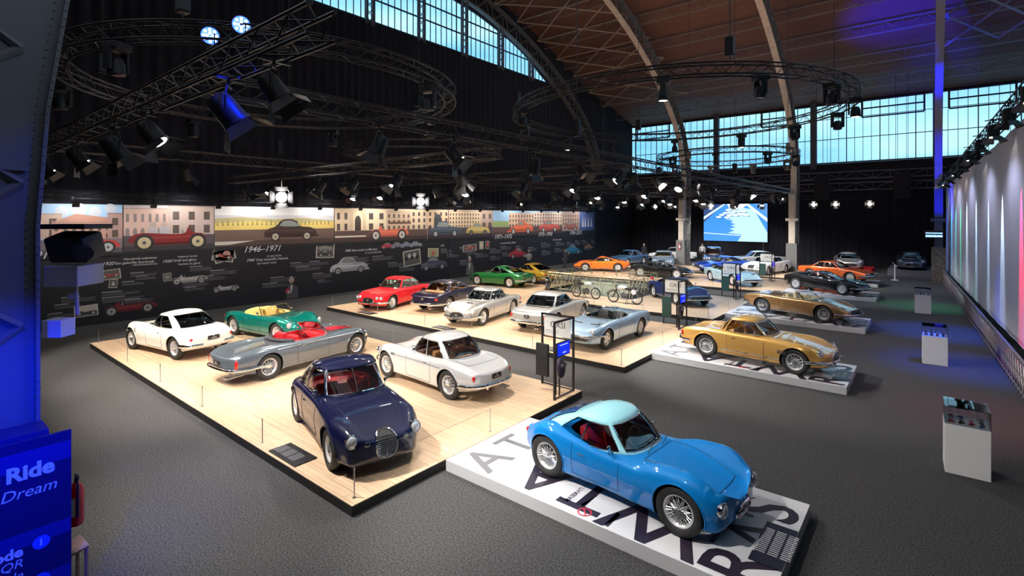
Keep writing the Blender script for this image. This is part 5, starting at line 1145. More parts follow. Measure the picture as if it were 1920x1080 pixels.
def letters(x0, y0, s_=1.0):
    # big overlapping letters printed in three reading directions
    L = [('W', 1.34*s_, x0+4.36, y0+.96, 180, INK), ('I', .55*s_, x0+3.22, y0+.44, 180, INK), ('T', 1.2*s_, x0+2.96, y0+.98, 180, INK), ('A', 1.12*s_, x0+2.08, y0+.90, 180, INK), ('O', .78*s_, x0+3.66, y0+1.34, 180, INK),
         ('A', 1.08*s_, x0+.92, y0+.10, 90, INK_GLARE), ('T', 1.0*s_, x0+.90, y0+.98, 90, INK_GLARE), ('R', 1.16*s_, x0+5.20, y0+.02, 90, INK), ('A', 1.05*s_, x0+5.18, y0+.80, 90, INK), ("'", 1.0*s_, x0+5.14, y0+1.50, 90, INK), ('S', 1.16*s_, x0+5.18, y0+1.66, 90, INK),
         ('MASERATI 110 YEARS', .11*s_, x0+4.44, y0+.62, 90, INK), ('MASERATI 110', .11*s_, x0+2.42, y0+.22, 90, INK)]
    return L
whiteplat(-6.62, -1.36, 6.26, 8.72, 'nearest white platform printed with huge black letters under the azure berlinetta', letters(-6.62, 6.26), rich=True)
whiteplat(-6.85, -1.58, 15.30, 17.72, 'white lettered platform under the old gold hardtop coupe', letters(-6.85, 15.30))
whiteplat(-7.05, -1.85, 23.70, 26.3, 'white lettered platform under the bronze open spider', letters(-7.05, 23.7))
whiteplat(-6.55, -2.1, 33.0, 35.7, 'white lettered platform under the black mid engined coupe', letters(-7.2, 33.0)[:4]+letters(-7.2,33.0)[7:])
whiteplat(-7.3, -2.45, 39.9, 42.5, 'farthest white lettered platform, under the copper orange coupe', letters(-7.3, 39.9))
q = MB(); q.box((-5.1, 50.4, .15), (3.3, 5.2, .30)); tag(q.build('red_stage', mat('red_carpet', (.55,.01,.02), .7)), 'low red stage under the bright silver modern coupe', 'platform')
q = MB(); q.box((-1.0, 51.4, .225), (2.8, 5.0, .45)); tag(q.build('dark_stage', mat('stage_grey', (.10,.10,.13), .5)), 'dark grey stage under the gunmetal blue coupe', 'platform')
# ---- caption boards lying on the timber
for x, y, w, d_, lab in ((-8.95, 4.66, .95, .42, 'black caption board at the front edge beside the midnight blue coupe'), (-9.4+4.9*0-.05, 13.72, .95, .42, 'black caption board in front of the sky blue silver spider'), (-14.6, 13.7, .95, .42, 'black caption board in front of the silver coupe'), (-19.6, 13.7, .95, .42, 'black caption board in front of the bright red coupe'), (-13.0, 10.6, 1.1, .45, 'black caption board at the back edge behind the slate grey spider')):
    root = empty('caption_board', (x, y, .17), 0, lab, 'sign'); q = MB(); q.box((0,0,.012), (w, d_, .024)); q.build('board', BLACK, root)
    q = MB()
    for k_ in range(3):
        for i in range(7): q.box((-w*.36+w*.27*k_, -d_*.3+i*.035, .0255), (w*.22, .009, .002))
    q.build('caption_lines', mat('print_grey'), root)
# ---- post and wire barrier
def barrier(pts, label, closed=False):
    root = empty('wire_barrier', (*pts[0], .17), 0, label, 'barrier'); P = [Vector((a-pts[0][0], b-pts[0][1], 0)) for a, b in pts]
    for p_ in P:
        q = MB(); q.cyl(p_, p_+Vector((0,0,.47)), .009, 8); q.cyl(p_, p_+Vector((0,0,.012)), .03, 10); q.build('post', STEEL, root)
    q = MB(); q.tube([p_+Vector((0,0,.44)) for p_ in P], .0022, 4); q.build('wire', BLACKM, root)
barrier([(-22.15,10.6),(-22.15,7.6),(-22.15,4.6),(-18.6,4.55),(-15.7,4.55),(-12.85,4.55),(-9.9,4.55),(-6.85,4.55),(-6.85,7.7)], 'thin steel posts with wire along the front of the nearest timber platform')
barrier([(-20.5,10.75),(-17.0,10.75),(-13.9,10.75),(-11.0,10.75)], 'thin steel posts with wire along the back of the nearest timber platform')
barrier([(-22.3,18.5),(-22.3,13.6),(-18.7,13.6),(-15.6,13.6),(-13.0,13.6),(-10.2,13.6),(-6.95,13.6),(-6.95,16.6),(-6.95,19.8)], 'thin steel posts with wire along the front of the second timber platform')
barrier([(-12.9,22.3),(-10.3,22.3),(-7.3,22.3),(-7.3,25.2)], 'thin steel posts with wire in front of the ink blue coupe and motorcycles')
barrier([(-16.2,32.6),(-13.4,32.6),(-10.4,32.6),(-7.6,32.6),(-6.9,35)], 'thin steel posts with wire in front of the ice blue wedge coupe')
# ---- showcases
def showcase(x, y, lab, n):
    root = empty('showcase', (x, y, 0), R(1.5), lab, 'showcase'); q = MB(); rbox(q, (0,0,.43), (.60,.62,.86), .006); q.build('plinth', WHITE, root)
    q = MB(); t = .006
    for c_, d_ in (((0,-.305,1.01),(.60,t,.30)),((0,.305,1.01),(.60,t,.30)),((-.297,0,1.01),(t,.60,.30)),((.297,0,1.01),(t,.60,.30)),((0,0,1.163),(.60,.62,t))): q.box(c_, d_)
    q.build('clear_cover', CLEAR, root)
    cols_ = [(.45,.02,.03),(.08,.08,.10),(.40,.42,.46),(.03,.10,.30),(.30,.02,.03),(.02,.02,.02)]
    for i in range(n):
        a = (i % 4-1.5)*.135; b = (i//4-1)*.17; c_ = cols_[(i*5+n) % 6]; q = MB(); M = Matrix.Rotation(.5+.2*i, 3, 'Z')
        rbox(q, (0,0,.018), (.10,.045,.018), .006); rbox(q, (-.008,0,.034), (.045,.036,.018), .006)
        for sx_ in (-.03,.03): q.cyl((sx_,-.025,.012), (sx_,.025,.012), .011, 8)
        q.v = [tuple(M @ Vector(v)+Vector((x+a, y+b, .862))) for v in q.v]
        o = q.build('model_car', mat('model_car_%d' % ((i*5+n) % 6), c_, .25, .2)); tag(o, 'tiny model car inside the %s showcase' % lab.split()[0], 'model car', 'model cars in the %s showcase' % lab.split()[0])
showcase(.53, 12.12, 'nearest white plinth showcase with clear box of tiny model cars', 12)
showcase(.17, 20.45, 'middle white plinth showcase with clear box, by the balustrade', 12)
showcase(-.17, 30.8, 'farthest white plinth showcase with clear box', 10)
root = empty('lectern', (-1.8, 45.3, 0), 0, 'thin pale lectern sign standing alone before the dark stage', 'lectern'); q = MB(); rbox(q, (0,0,.02), (.4,.4,.03), .01); q.build('base', WHITE, root)
q = MB(); q.box((0,0,.55), (.07,.05,1.05)); q.build('pole', WHITE, root); q = MB(); q.box((0,-.03,1.12), (.42,.34,.02), Matrix.Rotation(R(45),3,'Y')); q.build('reading_board', WHITE, root)
# ---- sign stands
def stand(x, y, lab, full=True, board=(.74,.75,.73)):
    root = empty('sign_stand', (x, y, 0), 0, lab, 'sign stand'); w, d_ = .95, .83; b = .045; z0 = .17 if full == 'deck' else 0
    q = MB(); H = 2.0
    for px, py in ((0,d_),(w,0),(w,d_)): q.box((px, py, z0+(H-z0)/2), (b,b,H-z0))
    q.box((w/2, d_, H), (w+b,b,b)); q.box((w, d_/2, H), (b,d_,b)); q.box((w/2, d_, 1.42), (w,b*.6,b*.6)); q.box((w/2, d_, .03+z0), (w,b*.6,b*.6)); q.box((w, d_/2, .03+z0), (b*.6,d_,b*.6))
    q.build('frame', BLACKM, root)
    q = MB(); q.box((w/2, d_, 1.71), (w-.14, .012, .50)); bo = q.build('sign_board', mat('sign_white', board, .4), root)
    text_on('sign_text', 'ORSI', .22, (w*.27, d_-.009, 1.68), (1,0,0), (0,0,1), mat('print_black_text', (.02,.02,.02), .5), bo)
    q = MB()
    for i, (a, c_) in enumerate(((.12,.46),(.12,.40),(.12,.44))): q.box((.10+c_/2, d_-.008, 1.60-i*.035), (c_, .002, .008))
    q.build('sign_small_print', mat('print_grey'), bo)
    q = MB(); q.box((w*.32, d_*.5, .93), (.36,.07,.80)); q.build('back_panel', mat('bottle_green_panel', (.02,.07,.065), .5) if 'nearest' not in lab else BLACK, root)
    q = MB(); rbox(q, (w+.01, d_*.42, 1.33), (.04, .56, .34), .01); s_ = q.build('screen', BLACK, root)
    q = MB(); q.box((w+.0315, d_*.42, 1.33), (.003, .52, .30)); so = q.build('screen_image', mat('blue_screen', (0,0,0), .4, emit=(.0,.02,.75), es=1.0), s_)
    q = MB(); q.box((w+.034, d_*.42, 1.43), (.002, .34, .02))
    for i in range(3): q.box((w+.034, d_*.42-.02+.055*i, 1.24), (.002,.03,.035))
    q.build('screen_text', mat('screen_white', (0,0,0), .4, emit=(.5,.6,1), es=1), so)
    q = MB(); q.cyl((w*.78,d_*.42,z0), (w*.78,d_*.42,1.2), .03, 10); q.cyl((w*.9,d_*.42,z0), (w*.9,d_*.42,1.2), .02, 10); q.build('poles', BLACKM, root)
    # engine bonnet shaped mask of dark plastic hanging below the screen
    q = MB(); q.sphere((0,0,0), 1, 10, (.09,.17,.26)); q.v = [tuple(Vector(v)+Vector((w*.95, d_*.42, .84))) for v in q.v]; mo = q.build('display_helmet', mat('plum_plastic', (.03,.02,.04), .25, coat=.5), root, True)
    q = MB()
    for s2 in (-1, 1): q.lathe([(.045,0),(.05,.012),(.03,.02),(.001,.02)], 12, 'Z', Matrix.Translation((w*.95+.075, d_*.42+s2*.085, .93)) @ Matrix.Rotation(PI/2, 4, 'Y'))
    q.build('helmet_rings', STEEL, mo, True)
stand(-7.78, 9.96, 'nearest black frame sign stand with ORSI board and blue screen', 'deck')
stand(-8.35, 19.2, 'second black frame sign stand with ORSI board, before the ink blue coupe', 'deck')
stand(-8.7, 28.0, 'third black frame sign stand with ORSI board, before the ice blue coupe', 'deck')
stand(-9.0, 37.3, 'farthest black frame sign stand with pale board, before the pearl white coupe', 'deck', (.66,.68,.60))
# ---- stairwell with bronze railing
BRZ = mat('bronze_green_paint', (.34,.32,.20), .45, .3)
def fence(pts, lab, h=1.05, z=.17, pitch=.95, panel=None):
    root = empty('stair_railing', (*pts[0], z), 0, lab, 'railing'); O = Vector((*pts[0], 0)); P = [Vector((*p_, 0))-O for p_ in pts]
    top_ = MB(); top_.tube([p_+Vector((0,0,h)) for p_ in P], .035, 6, ry=.022); top_.build('handrail', mat('brass_rail', (.50,.42,.25), .35, .6), root)
    lo = MB()
    for zz in (.12, h-.16): lo.tube([p_+Vector((0,0,zz)) for p_ in P], .015, 4)
    lo.build('rails', BRZ, root)
    for a, b in zip(P, P[1:]):
        L = (b-a).length; k = max(1, round(L/pitch))
        for i in range(k):
            s_, e = a.lerp(b, i/k), a.lerp(b, (i+1)/k); q = MB(); q.tube([s_, s_+Vector((0,0,h))], .02, 5)
            m_ = s_.lerp(e, .5); hh = Vector((0,0,h-.16)); l0 = Vector((0,0,.12)); q.tube([s_+l0, m_+hh, e+l0], .012, 4); q.tube([s_+hh, m_+l0, e+hh], .012, 4); q.build('lattice_panel', BRZ, root)
    return root
fence([(-17.6,28.6),(-17.6,25.0),(-12.3,25.0),(-12.3,28.6),(-17.6,28.6)], 'bronze lattice railing round the stairwell between motorcycles and orange coupe')
q = MB(); q.box((-13.9, 25.2, .47), (3.0,.05,.9)); o = q.build('stair_cover', mat('pale_green_glass', (.36,.42,.33), .3)); tag(o, 'pale green panel just inside the bronze railing, behind the motorcycles', 'stairwell')
def extinguisher(x, y, z, lab):
    root = empty('fire_extinguisher', (x, y, z), 0, lab, 'fire extinguisher'); q = MB(); q.lathe([(.001,0),(.07,0),(.078,.03),(.078,.40),(.06,.46),(.025,.50),(.001,.50)], 18); q.build('cylinder', mat('extinguisher_red', (.60,.01,.015), .25, coat=.6), root, True)
    q = MB(); q.cyl((0,0,.5), (0,0,.56), .02, 10); q.box((.03,0,.585), (.12,.025,.02)); q.box((.03,0,.555), (.10,.02,.012), Matrix.Rotation(.2,3,'Y')); q.build('valve', BLACK, root)
    q = MB(); q.tube([(.02,0,.54),(.09,0,.50),(.10,0,.30),(.09,0,.12)], .012, 6); q.build('hose', BLACK, root)
    q = MB(); n_ = 8
    for i in range(n_):
        a0, a1 = -1.9+1.6*i/n_, -1.9+1.6*(i+1)/n_; q.add([(.0795*math.cos(a), .0795*math.sin(a), zz) for a, zz in ((a0,.12),(a1,.12),(a1,.34),(a0,.34))], [(0,1,2,3)])
    q.build('label', WHITE, root)
extinguisher(-12.15, 27.5, .62, 'red fire extinguisher hanging on the bronze railing right of the motorcycles')
extinguisher(-17.4, 45.38, 1.6, 'red fire extinguisher on the left iron column below the arch')
# ================================================================== motorcycles
def motorcycle(x, y, head, lab, frame, tank, num=None):
    root = empty('motorcycle', (x, y, .17), R(head), lab, 'motorcycle'); r = .31; wbm = .62
    for s_, sx_ in ((1, wbm), (-1, -wbm)):
        q = MB(); q.tube([(sx_+(r-.03)*math.cos(a), 0, r+(r-.03)*math.sin(a)) for a in np.linspace(0, 2*PI, 33)[:-1]], .032, 8, closed=True); w_ = q.build('tyre', RUBBER, root, True)
        q = MB(); q.tube([(sx_+(r-.06)*math.cos(a), 0, r+(r-.06)*math.sin(a)) for a in np.linspace(0, 2*PI, 33)[:-1]], .014, 6, closed=True)
        for i in range(18): a = 2*PI*i/18; q.tube([(sx_+.03*math.cos(a+.5), .02*(-1)**i, r+.03*math.sin(a+.5)), (sx_+(r-.06)*math.cos(a), 0, r+(r-.06)*math.sin(a))], .0025, 3)
        q.cyl((sx_,-.04,r), (sx_,.04,r), .05, 12); q.build('spoked_rim', CHROME, w_)
        q = MB(); a_ = (R(20), R(165)) if s_ < 0 else (R(15), R(130)); q.tube([(sx_+(r+.045)*math.cos(a), 0, r+(r+.045)*math.sin(a)) for a in np.linspace(*a_, 12)], .012, 6, ry=.045, up=(0,1,0)); q.build('mudguard', frame, root, True)
    q = MB()
    for s_ in (-.055,.055): q.tube([(wbm,s_,r),(.42,s_,.72),(.38,s_,.86)], .017, 6)
    q.tube([(.38,-.30,.90),(.36,-.15,.93),(.36,.15,.93),(.38,.30,.90)], .012, 6); q.build('fork', frame, root, True)
    q = MB(); q.tube([(.38,0,.80),(-.10,0,.70),(-.35,0,.66),(-.62,0,r)], .018, 6); q.tube([(.38,0,.76),(.16,0,.28),(-.18,0,.24),(-.62,0,r)], .016, 6); q.tube([(-.22,0,.70),(-.18,0,.24)], .016, 6)
    for s_ in (-.09,.09): q.tube([(-.62,s_,r),(-.42,s_,.66)], .018, 6)
    q.build('frame', frame, root, True)
    q = MB(); q.sphere((.14,0,.76), 1, 8, (.30,.15,.14)); q.build('tank', tank, root, True)
    q = MB(); rbox(q, (-.30,0,.75), (.56,.22,.11), .04); q.build('seat', BLK_L, root, True)
    q = MB(); rbox(q, (0,0,.36), (.36,.20,.26), .03); q.lathe([(.06,0),(.07,.01),(.06,.02),(.07,.03),(.06,.04),(.07,.05),(.06,.06),(.07,.07),(.06,.08),(.07,.1),(.06,.12),(.07,.13),(.05,.17),(.001,.17)], 14, 'Z', Matrix.Translation((.06,0,.38))); q.cyl((0,-.1,.32),(0,.1,.32),.07,14); q.build('engine', mat('engine_alloy', (.16,.16,.17), .35, .8), root, True)
    q = MB(); q.tube([(.12,.07,.46),(.22,.09,.34),(.15,.10,.22),(-.3,.10,.22)], .018, 8); q.cyl((-.25,.10,.22),(-.72,.10,.27),.032,10); q.build('exhaust', CHROME, root, True)
    q = MB(); q.lathe([(.001,-.06),(.05,-.05),(.08,0),(.083,.03),(.001,.045)], 16, 'Z', Matrix.Translation((.46,0,.80)) @ Matrix.Rotation(PI/2,4,'Y')); q.build('headlamp', CHROME, root, True)
    q = MB()
    for s_ in (-.16,.16): q.tube([(-.1,0,.26),(-.1,s_,.0)], .012, 5); q.box((-.1,s_,.006), (.26,.03,.012))
    q.build('centre_stand', BLACKM, root)
    if num:
        q = MB()
        for s_ in (-1,1): q.cyl((-.50,s_*.10,.62), (-.50,s_*.112,.62), .13, 20)
        pl = q.build('number_disc', WHITE, root); text_on('race_number', num, .20, (-.55,-.114,.555), (1,0,0), (0,0,1), BLACK, pl, bold=.004)
motorcycle(-14.15, 23.6, -4, 'pale grey green motorcycle with saddle, in front of the stair railing', mat('grey_green_paint', (.30,.36,.32), .3, coat=.5), mat('tank_grey_green', (.42,.48,.44), .25, coat=.5))
motorcycle(-11.75, 23.35, 184, 'black and silver racing motorcycle with a white number disc', BLACKM, mat('tank_silver', (.62,.60,.58), .25, .3), '6')
motorcycle(-17.0, 24.1, -60, 'small dark motorcycle at the left corner of the stair railing', BLACKM, mat('tank_dark', (.05,.05,.06), .25, .3))
# ================================================================== lighting rig
TR = mat('truss_black', (.016,.016,.020), .38, .5)
def truss(a, b, lab, w=.30, grp=None, cat='truss', m=TR):
    a = Vector(a); b = Vector(b); L = (b-a).length; d = (b-a).normalized(); sd = Vector((-d.y, d.x, 0)).normalized(); up = Vector((0,0,1))
    root = empty('lighting_truss', tuple(a), 0, lab, cat, grp); q = MB(); cs = [sd*(w/2)*i+up*(w/2)*j for i, j in ((-1,-1),(1,-1),(1,1),(-1,1))]
    for c_ in cs: q.tube([c_, c_+d*L], .025, 6)
    q.build('chords', m, root); q = MB(); k = max(2, int(L/(w*1.15)))
    for i in range(k):
        s_, e = d*(L*i/k), d*(L*(i+1)/k)
        for j in range(4):
            p0, p1 = cs[j], cs[(j+1) % 4]
            if i % 2: p0, p1 = p1, p0
            q.tube([s_+p0, e+p1], .010, 4)
    q.build('lattice_braces', m, root); return root
def ring_truss(c, r, lab, w=.30, n=56):
    root = empty('ring_truss', tuple(c), 0, lab, 'truss'); q = MB()
    def P(t, rr, zz): return Vector(((r+rr)*math.cos(t), (r+rr)*math.sin(t), zz))
    for rr, zz in ((-w/2,-w/2),(w/2,-w/2),(w/2,w/2),(-w/2,w/2)): q.tube([P(2*PI*i/n, rr, zz) for i in range(n)], .025, 6, closed=True)
    q.build('chords', TR, root); q = MB(); k = int(2*PI*r/(w*1.15)); k += k % 2; cs = ((-w/2,-w/2),(w/2,-w/2),(w/2,w/2),(-w/2,w/2))
    for i in range(k):
        t0, t1 = 2*PI*i/k, 2*PI*(i+1)/k
        for j in range(4):
            p0, p1 = cs[j], cs[(j+1) % 4]
            if i % 2: p0, p1 = p1, p0
            q.tube([P(t0, *p0), P(t1, *p1)], .010, 4)
    q.build('lattice_braces', TR, root); return root
ZT = 6.45
truss((-22.5,2.75,ZT), (-4.7,2.75,ZT), 'black box truss nearest the camera, crossing the upper left')
truss((-8.2,2.9,ZT), (-8.2,45.0,ZT), 'longest black box truss running from the near left towards the rear right')
truss((-18.3,2.9,ZT), (-18.3,46,ZT), 'black box truss running back along the left side above the timeline')
for y, lab in ((9.7,'cross truss above the back edge of the nearest timber platform'), (15.2,'cross truss above the bright red coupe and its row'), (21.6,'cross truss above the motorcycles'), (28.6,'cross truss above the far side of the stair railing'), (36.0,'cross truss above the orange and black coupes'), (43.5,'farthest cross truss, in front of the big screen')):
    truss((-24.0,y,ZT-.32), (-8.3,y,ZT-.32), lab, .28)
truss((-26.2,3.2,5.35), (-26.2,47,5.35), 'slim truss along the top edge of the picture timeline', .22)
a, b = ban(45.2,.15), ban(11.5,.15)
q = truss((a[0],a[1],7.05), (b[0],b[1],8.15), 'rising truss along the top of the coloured curtain', .34)
ring_truss((-13.1,6.5,7.75), 4.4, 'large circular truss above the nearest timber platform')
ring_truss((-7.4,18.4,8.35), 5.7, 'large circular truss above the old gold coupe, against the roof')
ring_truss((-9.2,31.0,8.0), 3.7, 'circular truss silhouetted against the left rear window')
ring_truss((-19.0,16.5,7.6), 3.6, 'dim circular truss above the bright red coupe')
ring_truss((-18.5,30.0,7.8), 3.2, 'dim circular truss above the orange fastback area')
# hoists
def hoist(x, y, z, i, lab):
    root = empty('chain_hoist', (x, y, z), 0, lab, 'hoist', 'chain hoists holding the trusses'); q = MB(); rbox(q, (0,0,.45), (.22,.2,.5), .04); q.build('motor', BLACKM, root)
    q = MB(); q.tube([(0,0,.1),(0,0,max(.8, rf_(y)-z-.9))], .013, 4); q.build('chain', BLACKM, root)
for x, y, z in ((-16.0,3.4,7.9),(-10.2,3.3,7.9),(-16.8,8.6,7.9),(-12.8,10.9,7.9),(-11.9,14.9,8.5),(-4.0,13.9,8.5),(-2.6,21.5,8.5),(-10.8,22.9,8.5),(-7.8,12.5,6.6),(-18.3,18,6.6),(-18.3,9,6.6),(-7.8,28,6.6),(-6.3,33.2,8.1),(-12.1,33.2,8.1),(-18.3,33,6.6)): hoist(x, y, z, 0, 'black chain hoist and chain reaching up to the roof from a truss')
# ---- lamps: prototypes, then copies
def fresnel(nm, lit, sc=1.0, c=(1,.93,.82), es=18, drop=0):
    root = empty(nm, (0,0,0)); B = mat('lamp_housing', (.022,.022,.024), .42, .4)
    q = MB(); q.lathe([(.001,-.20*sc),(.09*sc,-.19*sc),(.125*sc,-.12*sc),(.135*sc,.10*sc),(.15*sc,.15*sc),(.14*sc,.17*sc),(.12*sc,.14*sc)], 18, 'Y'); q.v = [(a, -b, c_) for a, b, c_ in q.v]; q.build('housing', B, root, True)
    q = MB(); q.tube([(-.16*sc,0,0),(-.17*sc,0,.14*sc),(-.10*sc,0,.26*sc),(.10*sc,0,.26*sc),(.17*sc,0,.14*sc),(.16*sc,0,0)], .012*sc, 6); q.tube([(0,0,.26*sc),(0,0,.34*sc+drop)], .02*sc, 6); q.box((0,0,.34*sc+drop), (.40,.04,.03), .8); q.box((0,0,.34*sc+drop), (.40,.04,.03), -.8); q.build('yoke', B, root)
    q = MB(); q.lathe([(.001,.0),(.118*sc,.0)], 18, 'Y'); q.v = [(a, -.155*sc, c_) for a, b, c_ in q.v]
    q.build('lens', mat('lamp_on_%s_%d' % (nm, es), (0,0,0), .4, emit=c, es=es) if lit else mat('lamp_off', (.15,.15,.16), .1, .5), root)
    for s_ in ((-1,0),(1,0),(0,1),(0,-1)):
        q = MB(); r_ = .14*sc; e = .26*sc
        if s_[0]: P = [(s_[0]*r_,-.16*sc,-.11*sc),(s_[0]*r_,-.16*sc,.11*sc),(s_[0]*e,-.31*sc,.16*sc),(s_[0]*e,-.31*sc,-.16*sc)]
        else: P = [(-.11*sc,-.16*sc,s_[1]*r_),(.11*sc,-.16*sc,s_[1]*r_),(.16*sc,-.31*sc,s_[1]*e),(-.16*sc,-.31*sc,s_[1]*e)]
        q.quad(*P); o = q.build('barn_door', B, root); md = o.modifiers.new('s', 'SOLIDIFY'); md.thickness = .004
    return root
def moving(nm, lit, c, es=12, sc=1.0):
    root = empty(nm, (0,0,0)); B = mat('lamp_housing'); q = MB(); rbox(q, (0,0,.36*sc), (.34*sc,.34*sc,.14*sc), .03*sc); q.build('base', B, root)
    q = MB(); 
    for s_ in (-1,1): q.box((s_*.17*sc,0,.12*sc), (.05*sc,.14*sc,.38*sc))
    q.box((0,0,.30*sc), (.38*sc,.14*sc,.04*sc))
    q.build('yoke', B, root, True)
    q = MB(); q.lathe([(.001,-.16*sc),(.09*sc,-.15*sc),(.13*sc,-.06*sc),(.14*sc,.13*sc),(.11*sc,.16*sc)], 18, 'Z'); q.v = [(a, b, -c_) for a, b, c_ in q.v]; q.build('head', B, root, True)
    q = MB(); q.lathe([(.001,-.152*sc),(.11*sc,-.152*sc)], 18, 'Z'); q.build('lens', mat('head_on_'+nm, (0,0,0), .4, emit=c, es=es) if lit else mat('lamp_off'), root); return root
P_ON = fresnel('stage_spotlight', True, 1.15, (1,.93,.82), 14); P_OFF = fresnel('stage_spotlight', False, 1.1); P_HOT = fresnel('stage_spotlight', True, 1.45, (1,.97,.93), 40, .55); P_MV = moving('moving_head_light', False, (1,1,1)); P_MVON = moving('moving_head_light', True, (1,.95,.85), 9)
def tilt_head(o, a):
    for ch in o.children:
        if not ch.name.startswith('yoke'): ch.rotation_euler = (a, 0, 0)
PR = [P_ON, P_OFF, P_HOT, P_MV, P_MVON]; used = set(); random.seed(5)
def hang(kind, x, y, z, lab, grp, rz=None, tilt=None, tgt=None, cat='spotlight'):
    p_ = PR[kind]; o = p_ if kind not in used else copy_tree(p_); used.add(kind); o.location = (x, y, z)
    if tgt: 
        d = Vector(tgt)-Vector((x, y, z)); az = math.atan2(d.x, -d.y); el = math.atan2(d.z, math.hypot(d.x, d.y)); o.rotation_euler = (0, 0, az); tilt_head(o, -el)
    else: o.rotation_euler = (0, 0, rz or 0)
    tag(o, lab, cat, grp); return o
# front row, aimed at the nearest cars (shutters towards the floor)
for x, tx in ((-18.9,-17),(-15.1,-13)): hang(0, x, 2.75, 5.87, 'black barn door spotlight hanging from the truss nearest the camera', 'spotlights under the nearest truss', tgt=(tx, 6.5, .5))
for y in (9.7, 15.2, 21.6, 28.6, 36.0, 43.5):
    for x in (-22.6,-20.4,-17.0,-14.6,-12.2,-9.9): hang(0 if random.random() < .72 else 1, x+random.uniform(-.4,.4), y, ZT-.32-.165-.40, 'black barn door spotlight hanging from a cross truss over the cars', 'spotlights under the cross trusses', tgt=(x+random.uniform(-1,1), y+random.choice((-3.5,-3.0,3.5)), .5))
for i, y in enumerate((6,8,11,13.4,17,19,23.5,25.5,30,32.5,38,40.5)): hang(0 if i % 3 else 1, -8.2, y, ZT-.575, 'black barn door spotlight hanging from the longest truss', 'spotlights under the longest truss', tgt=(-3.6 if i % 2 else -10, y+random.uniform(-2,3), .5))
for i, y in enumerate((6,12,18,24,31,39)): hang(0, -18.3, y, ZT-.575, 'black barn door spotlight hanging from the truss along the timeline side', 'spotlights under the left lengthwise truss', tgt=(-21, y+2, .5))
hang(2, -18.3, 9.1, 5.22, 'brilliant white spotlight above the yellow field picture, glaring at the camera', None, tgt=(0,0,4.5)); hang(2, -18.3, 15.7, 5.22, 'brilliant white spotlight above the church square picture, glaring at the camera', None, tgt=(0,0,4.5))
for t in (20,75,130,185,240,300): a = R(t); hang(3, -13.4+4.55*math.cos(a), 6.5+4.55*math.sin(a), 7.15, 'dark moving head hanging from the large near ring truss', 'moving heads under the near ring', rz=a, cat='spotlight')
for i, t in enumerate((-70,-45,-20,5,30,55,80,110,140,165,200,235)): a = R(t); hang(4 if i % 3 == 0 else 3, -7.4+5.7*math.cos(a), 18.4+5.7*math.sin(a), 7.75, 'dark moving head hanging from the large ring truss below the roof', 'moving heads under the roof ring', rz=a)
for t in range(0, 360, 40): a = R(t); hang(3, -9.2+3.7*math.cos(a), 31+3.7*math.sin(a), 7.4, 'dark moving head silhouetted on the ring in front of the rear window', 'moving heads under the far ring', rz=a)
# blue wash lights above the near ring and big lamps close to the camera
def par(x, y, z, lab, aim):
    root = empty('blue_wash_light', (x, y, z), 0, lab, 'spotlight'); M = (Vector(aim)-Vector((x,y,z))).to_track_quat('Z','Y').to_matrix().to_4x4()
    q = MB(); q.lathe([(.001,-.16),(.10,-.15),(.15,-.05),(.16,.05),(.145,.06)], 18, 'Z', M); q.build('housing', mat('lamp_housing'), root, True)
    q = MB(); q.lathe([(.001,.045),(.145,.05)], 18, 'Z', M); q.build('lens', mat('blue_glow', (0,0,0), .4, emit=(.02,.06,1), es=7), root)
    q = MB()
    for i in range(12): a = 2*PI*i/8; rr = .10 if i < 8 else .045; a = a if i < 8 else a*2; q.sphere(tuple((M @ Vector((rr*math.cos(a), rr*math.sin(a), .055)))), .026, 5)
    q.build('led_cells', mat('led_white_blue', (0,0,0), .4, emit=(.35,.6,1), es=9), root)
    q = MB(); q.tube([(-.17,0,0),(-.17,0,-.2),(.17,0,-.2),(.17,0,0)], .012, 5); q.build('yoke', mat('lamp_housing'), root)
par(-9.85, 3.62, 7.72, 'left one of two glowing blue wash lights on the near ring', (-5,1,5.6)); par(-9.4, 3.95, 7.9, 'right one of two glowing blue wash lights on the near ring', (-4,2,6))
def big_lamp(x, y, z, lab, aim, sc=1.6, lit=True):
    o = fresnel('large_spotlight', lit, sc, (1,.93,.85), 6); d = Vector(aim)-Vector((x,y,z)); o.location = (x,y,6.27-.35*sc); o.rotation_euler = (0, 0, math.atan2(d.x,-d.y)); tilt_head(o, -math.atan2(d.z, math.hypot(d.x,d.y))); tag(o, lab, 'spotlight')
big_lamp(-6.9, 2.75, 5.80, 'large dark spotlight with blue tinted barn doors close to the camera', (-4.5,6.5,0), 1.25, False)
big_lamp(-9.9, 2.75, 5.72, 'large spotlight with bright white barn door at the left', (-6.5,6,0), 1.15); big_lamp(-12.1, 2.75, 5.8, 'large dark spotlight left of the one with the bright barn door', (-13,7,0), 1.3, False); big_lamp(-5.7, 2.75, 5.95, 'dark spotlight at the near end of the nearest truss', (-3,6,0), .95, False)
big_lamp(-8.2, 15.9, 5.75, 'large spotlight right of the mural with lit barn doors', (-11,11,0), 1.2); big_lamp(-8.2, 21.4, 5.7, 'large spotlight hanging above the sky blue spider', (-9,16,0), 1.3)
# arm lights over the timeline
for i, y in enumerate(np.arange(4.6, 46.5, 2.55)):
    y = float(y); root = empty('arm_light', (-26.09, y, 5.225), 0, 'small black arm light reaching over the top of the timeline', 'spotlight', 'arm lights over the timeline')
    q = MB(); q.box((0,0,.02),(.05,.05,.08)); q.tube([(0,0,0),(.5,0,.05),(.62,0,-.12)], .013, 5); q.build('arm', BLACKM, root); q = MB(); q.box((.62,0,-.24), (.07,.22,.20), Matrix.Rotation(R(28),3,'Y')); q.build('lamp_head', BLACK, root)
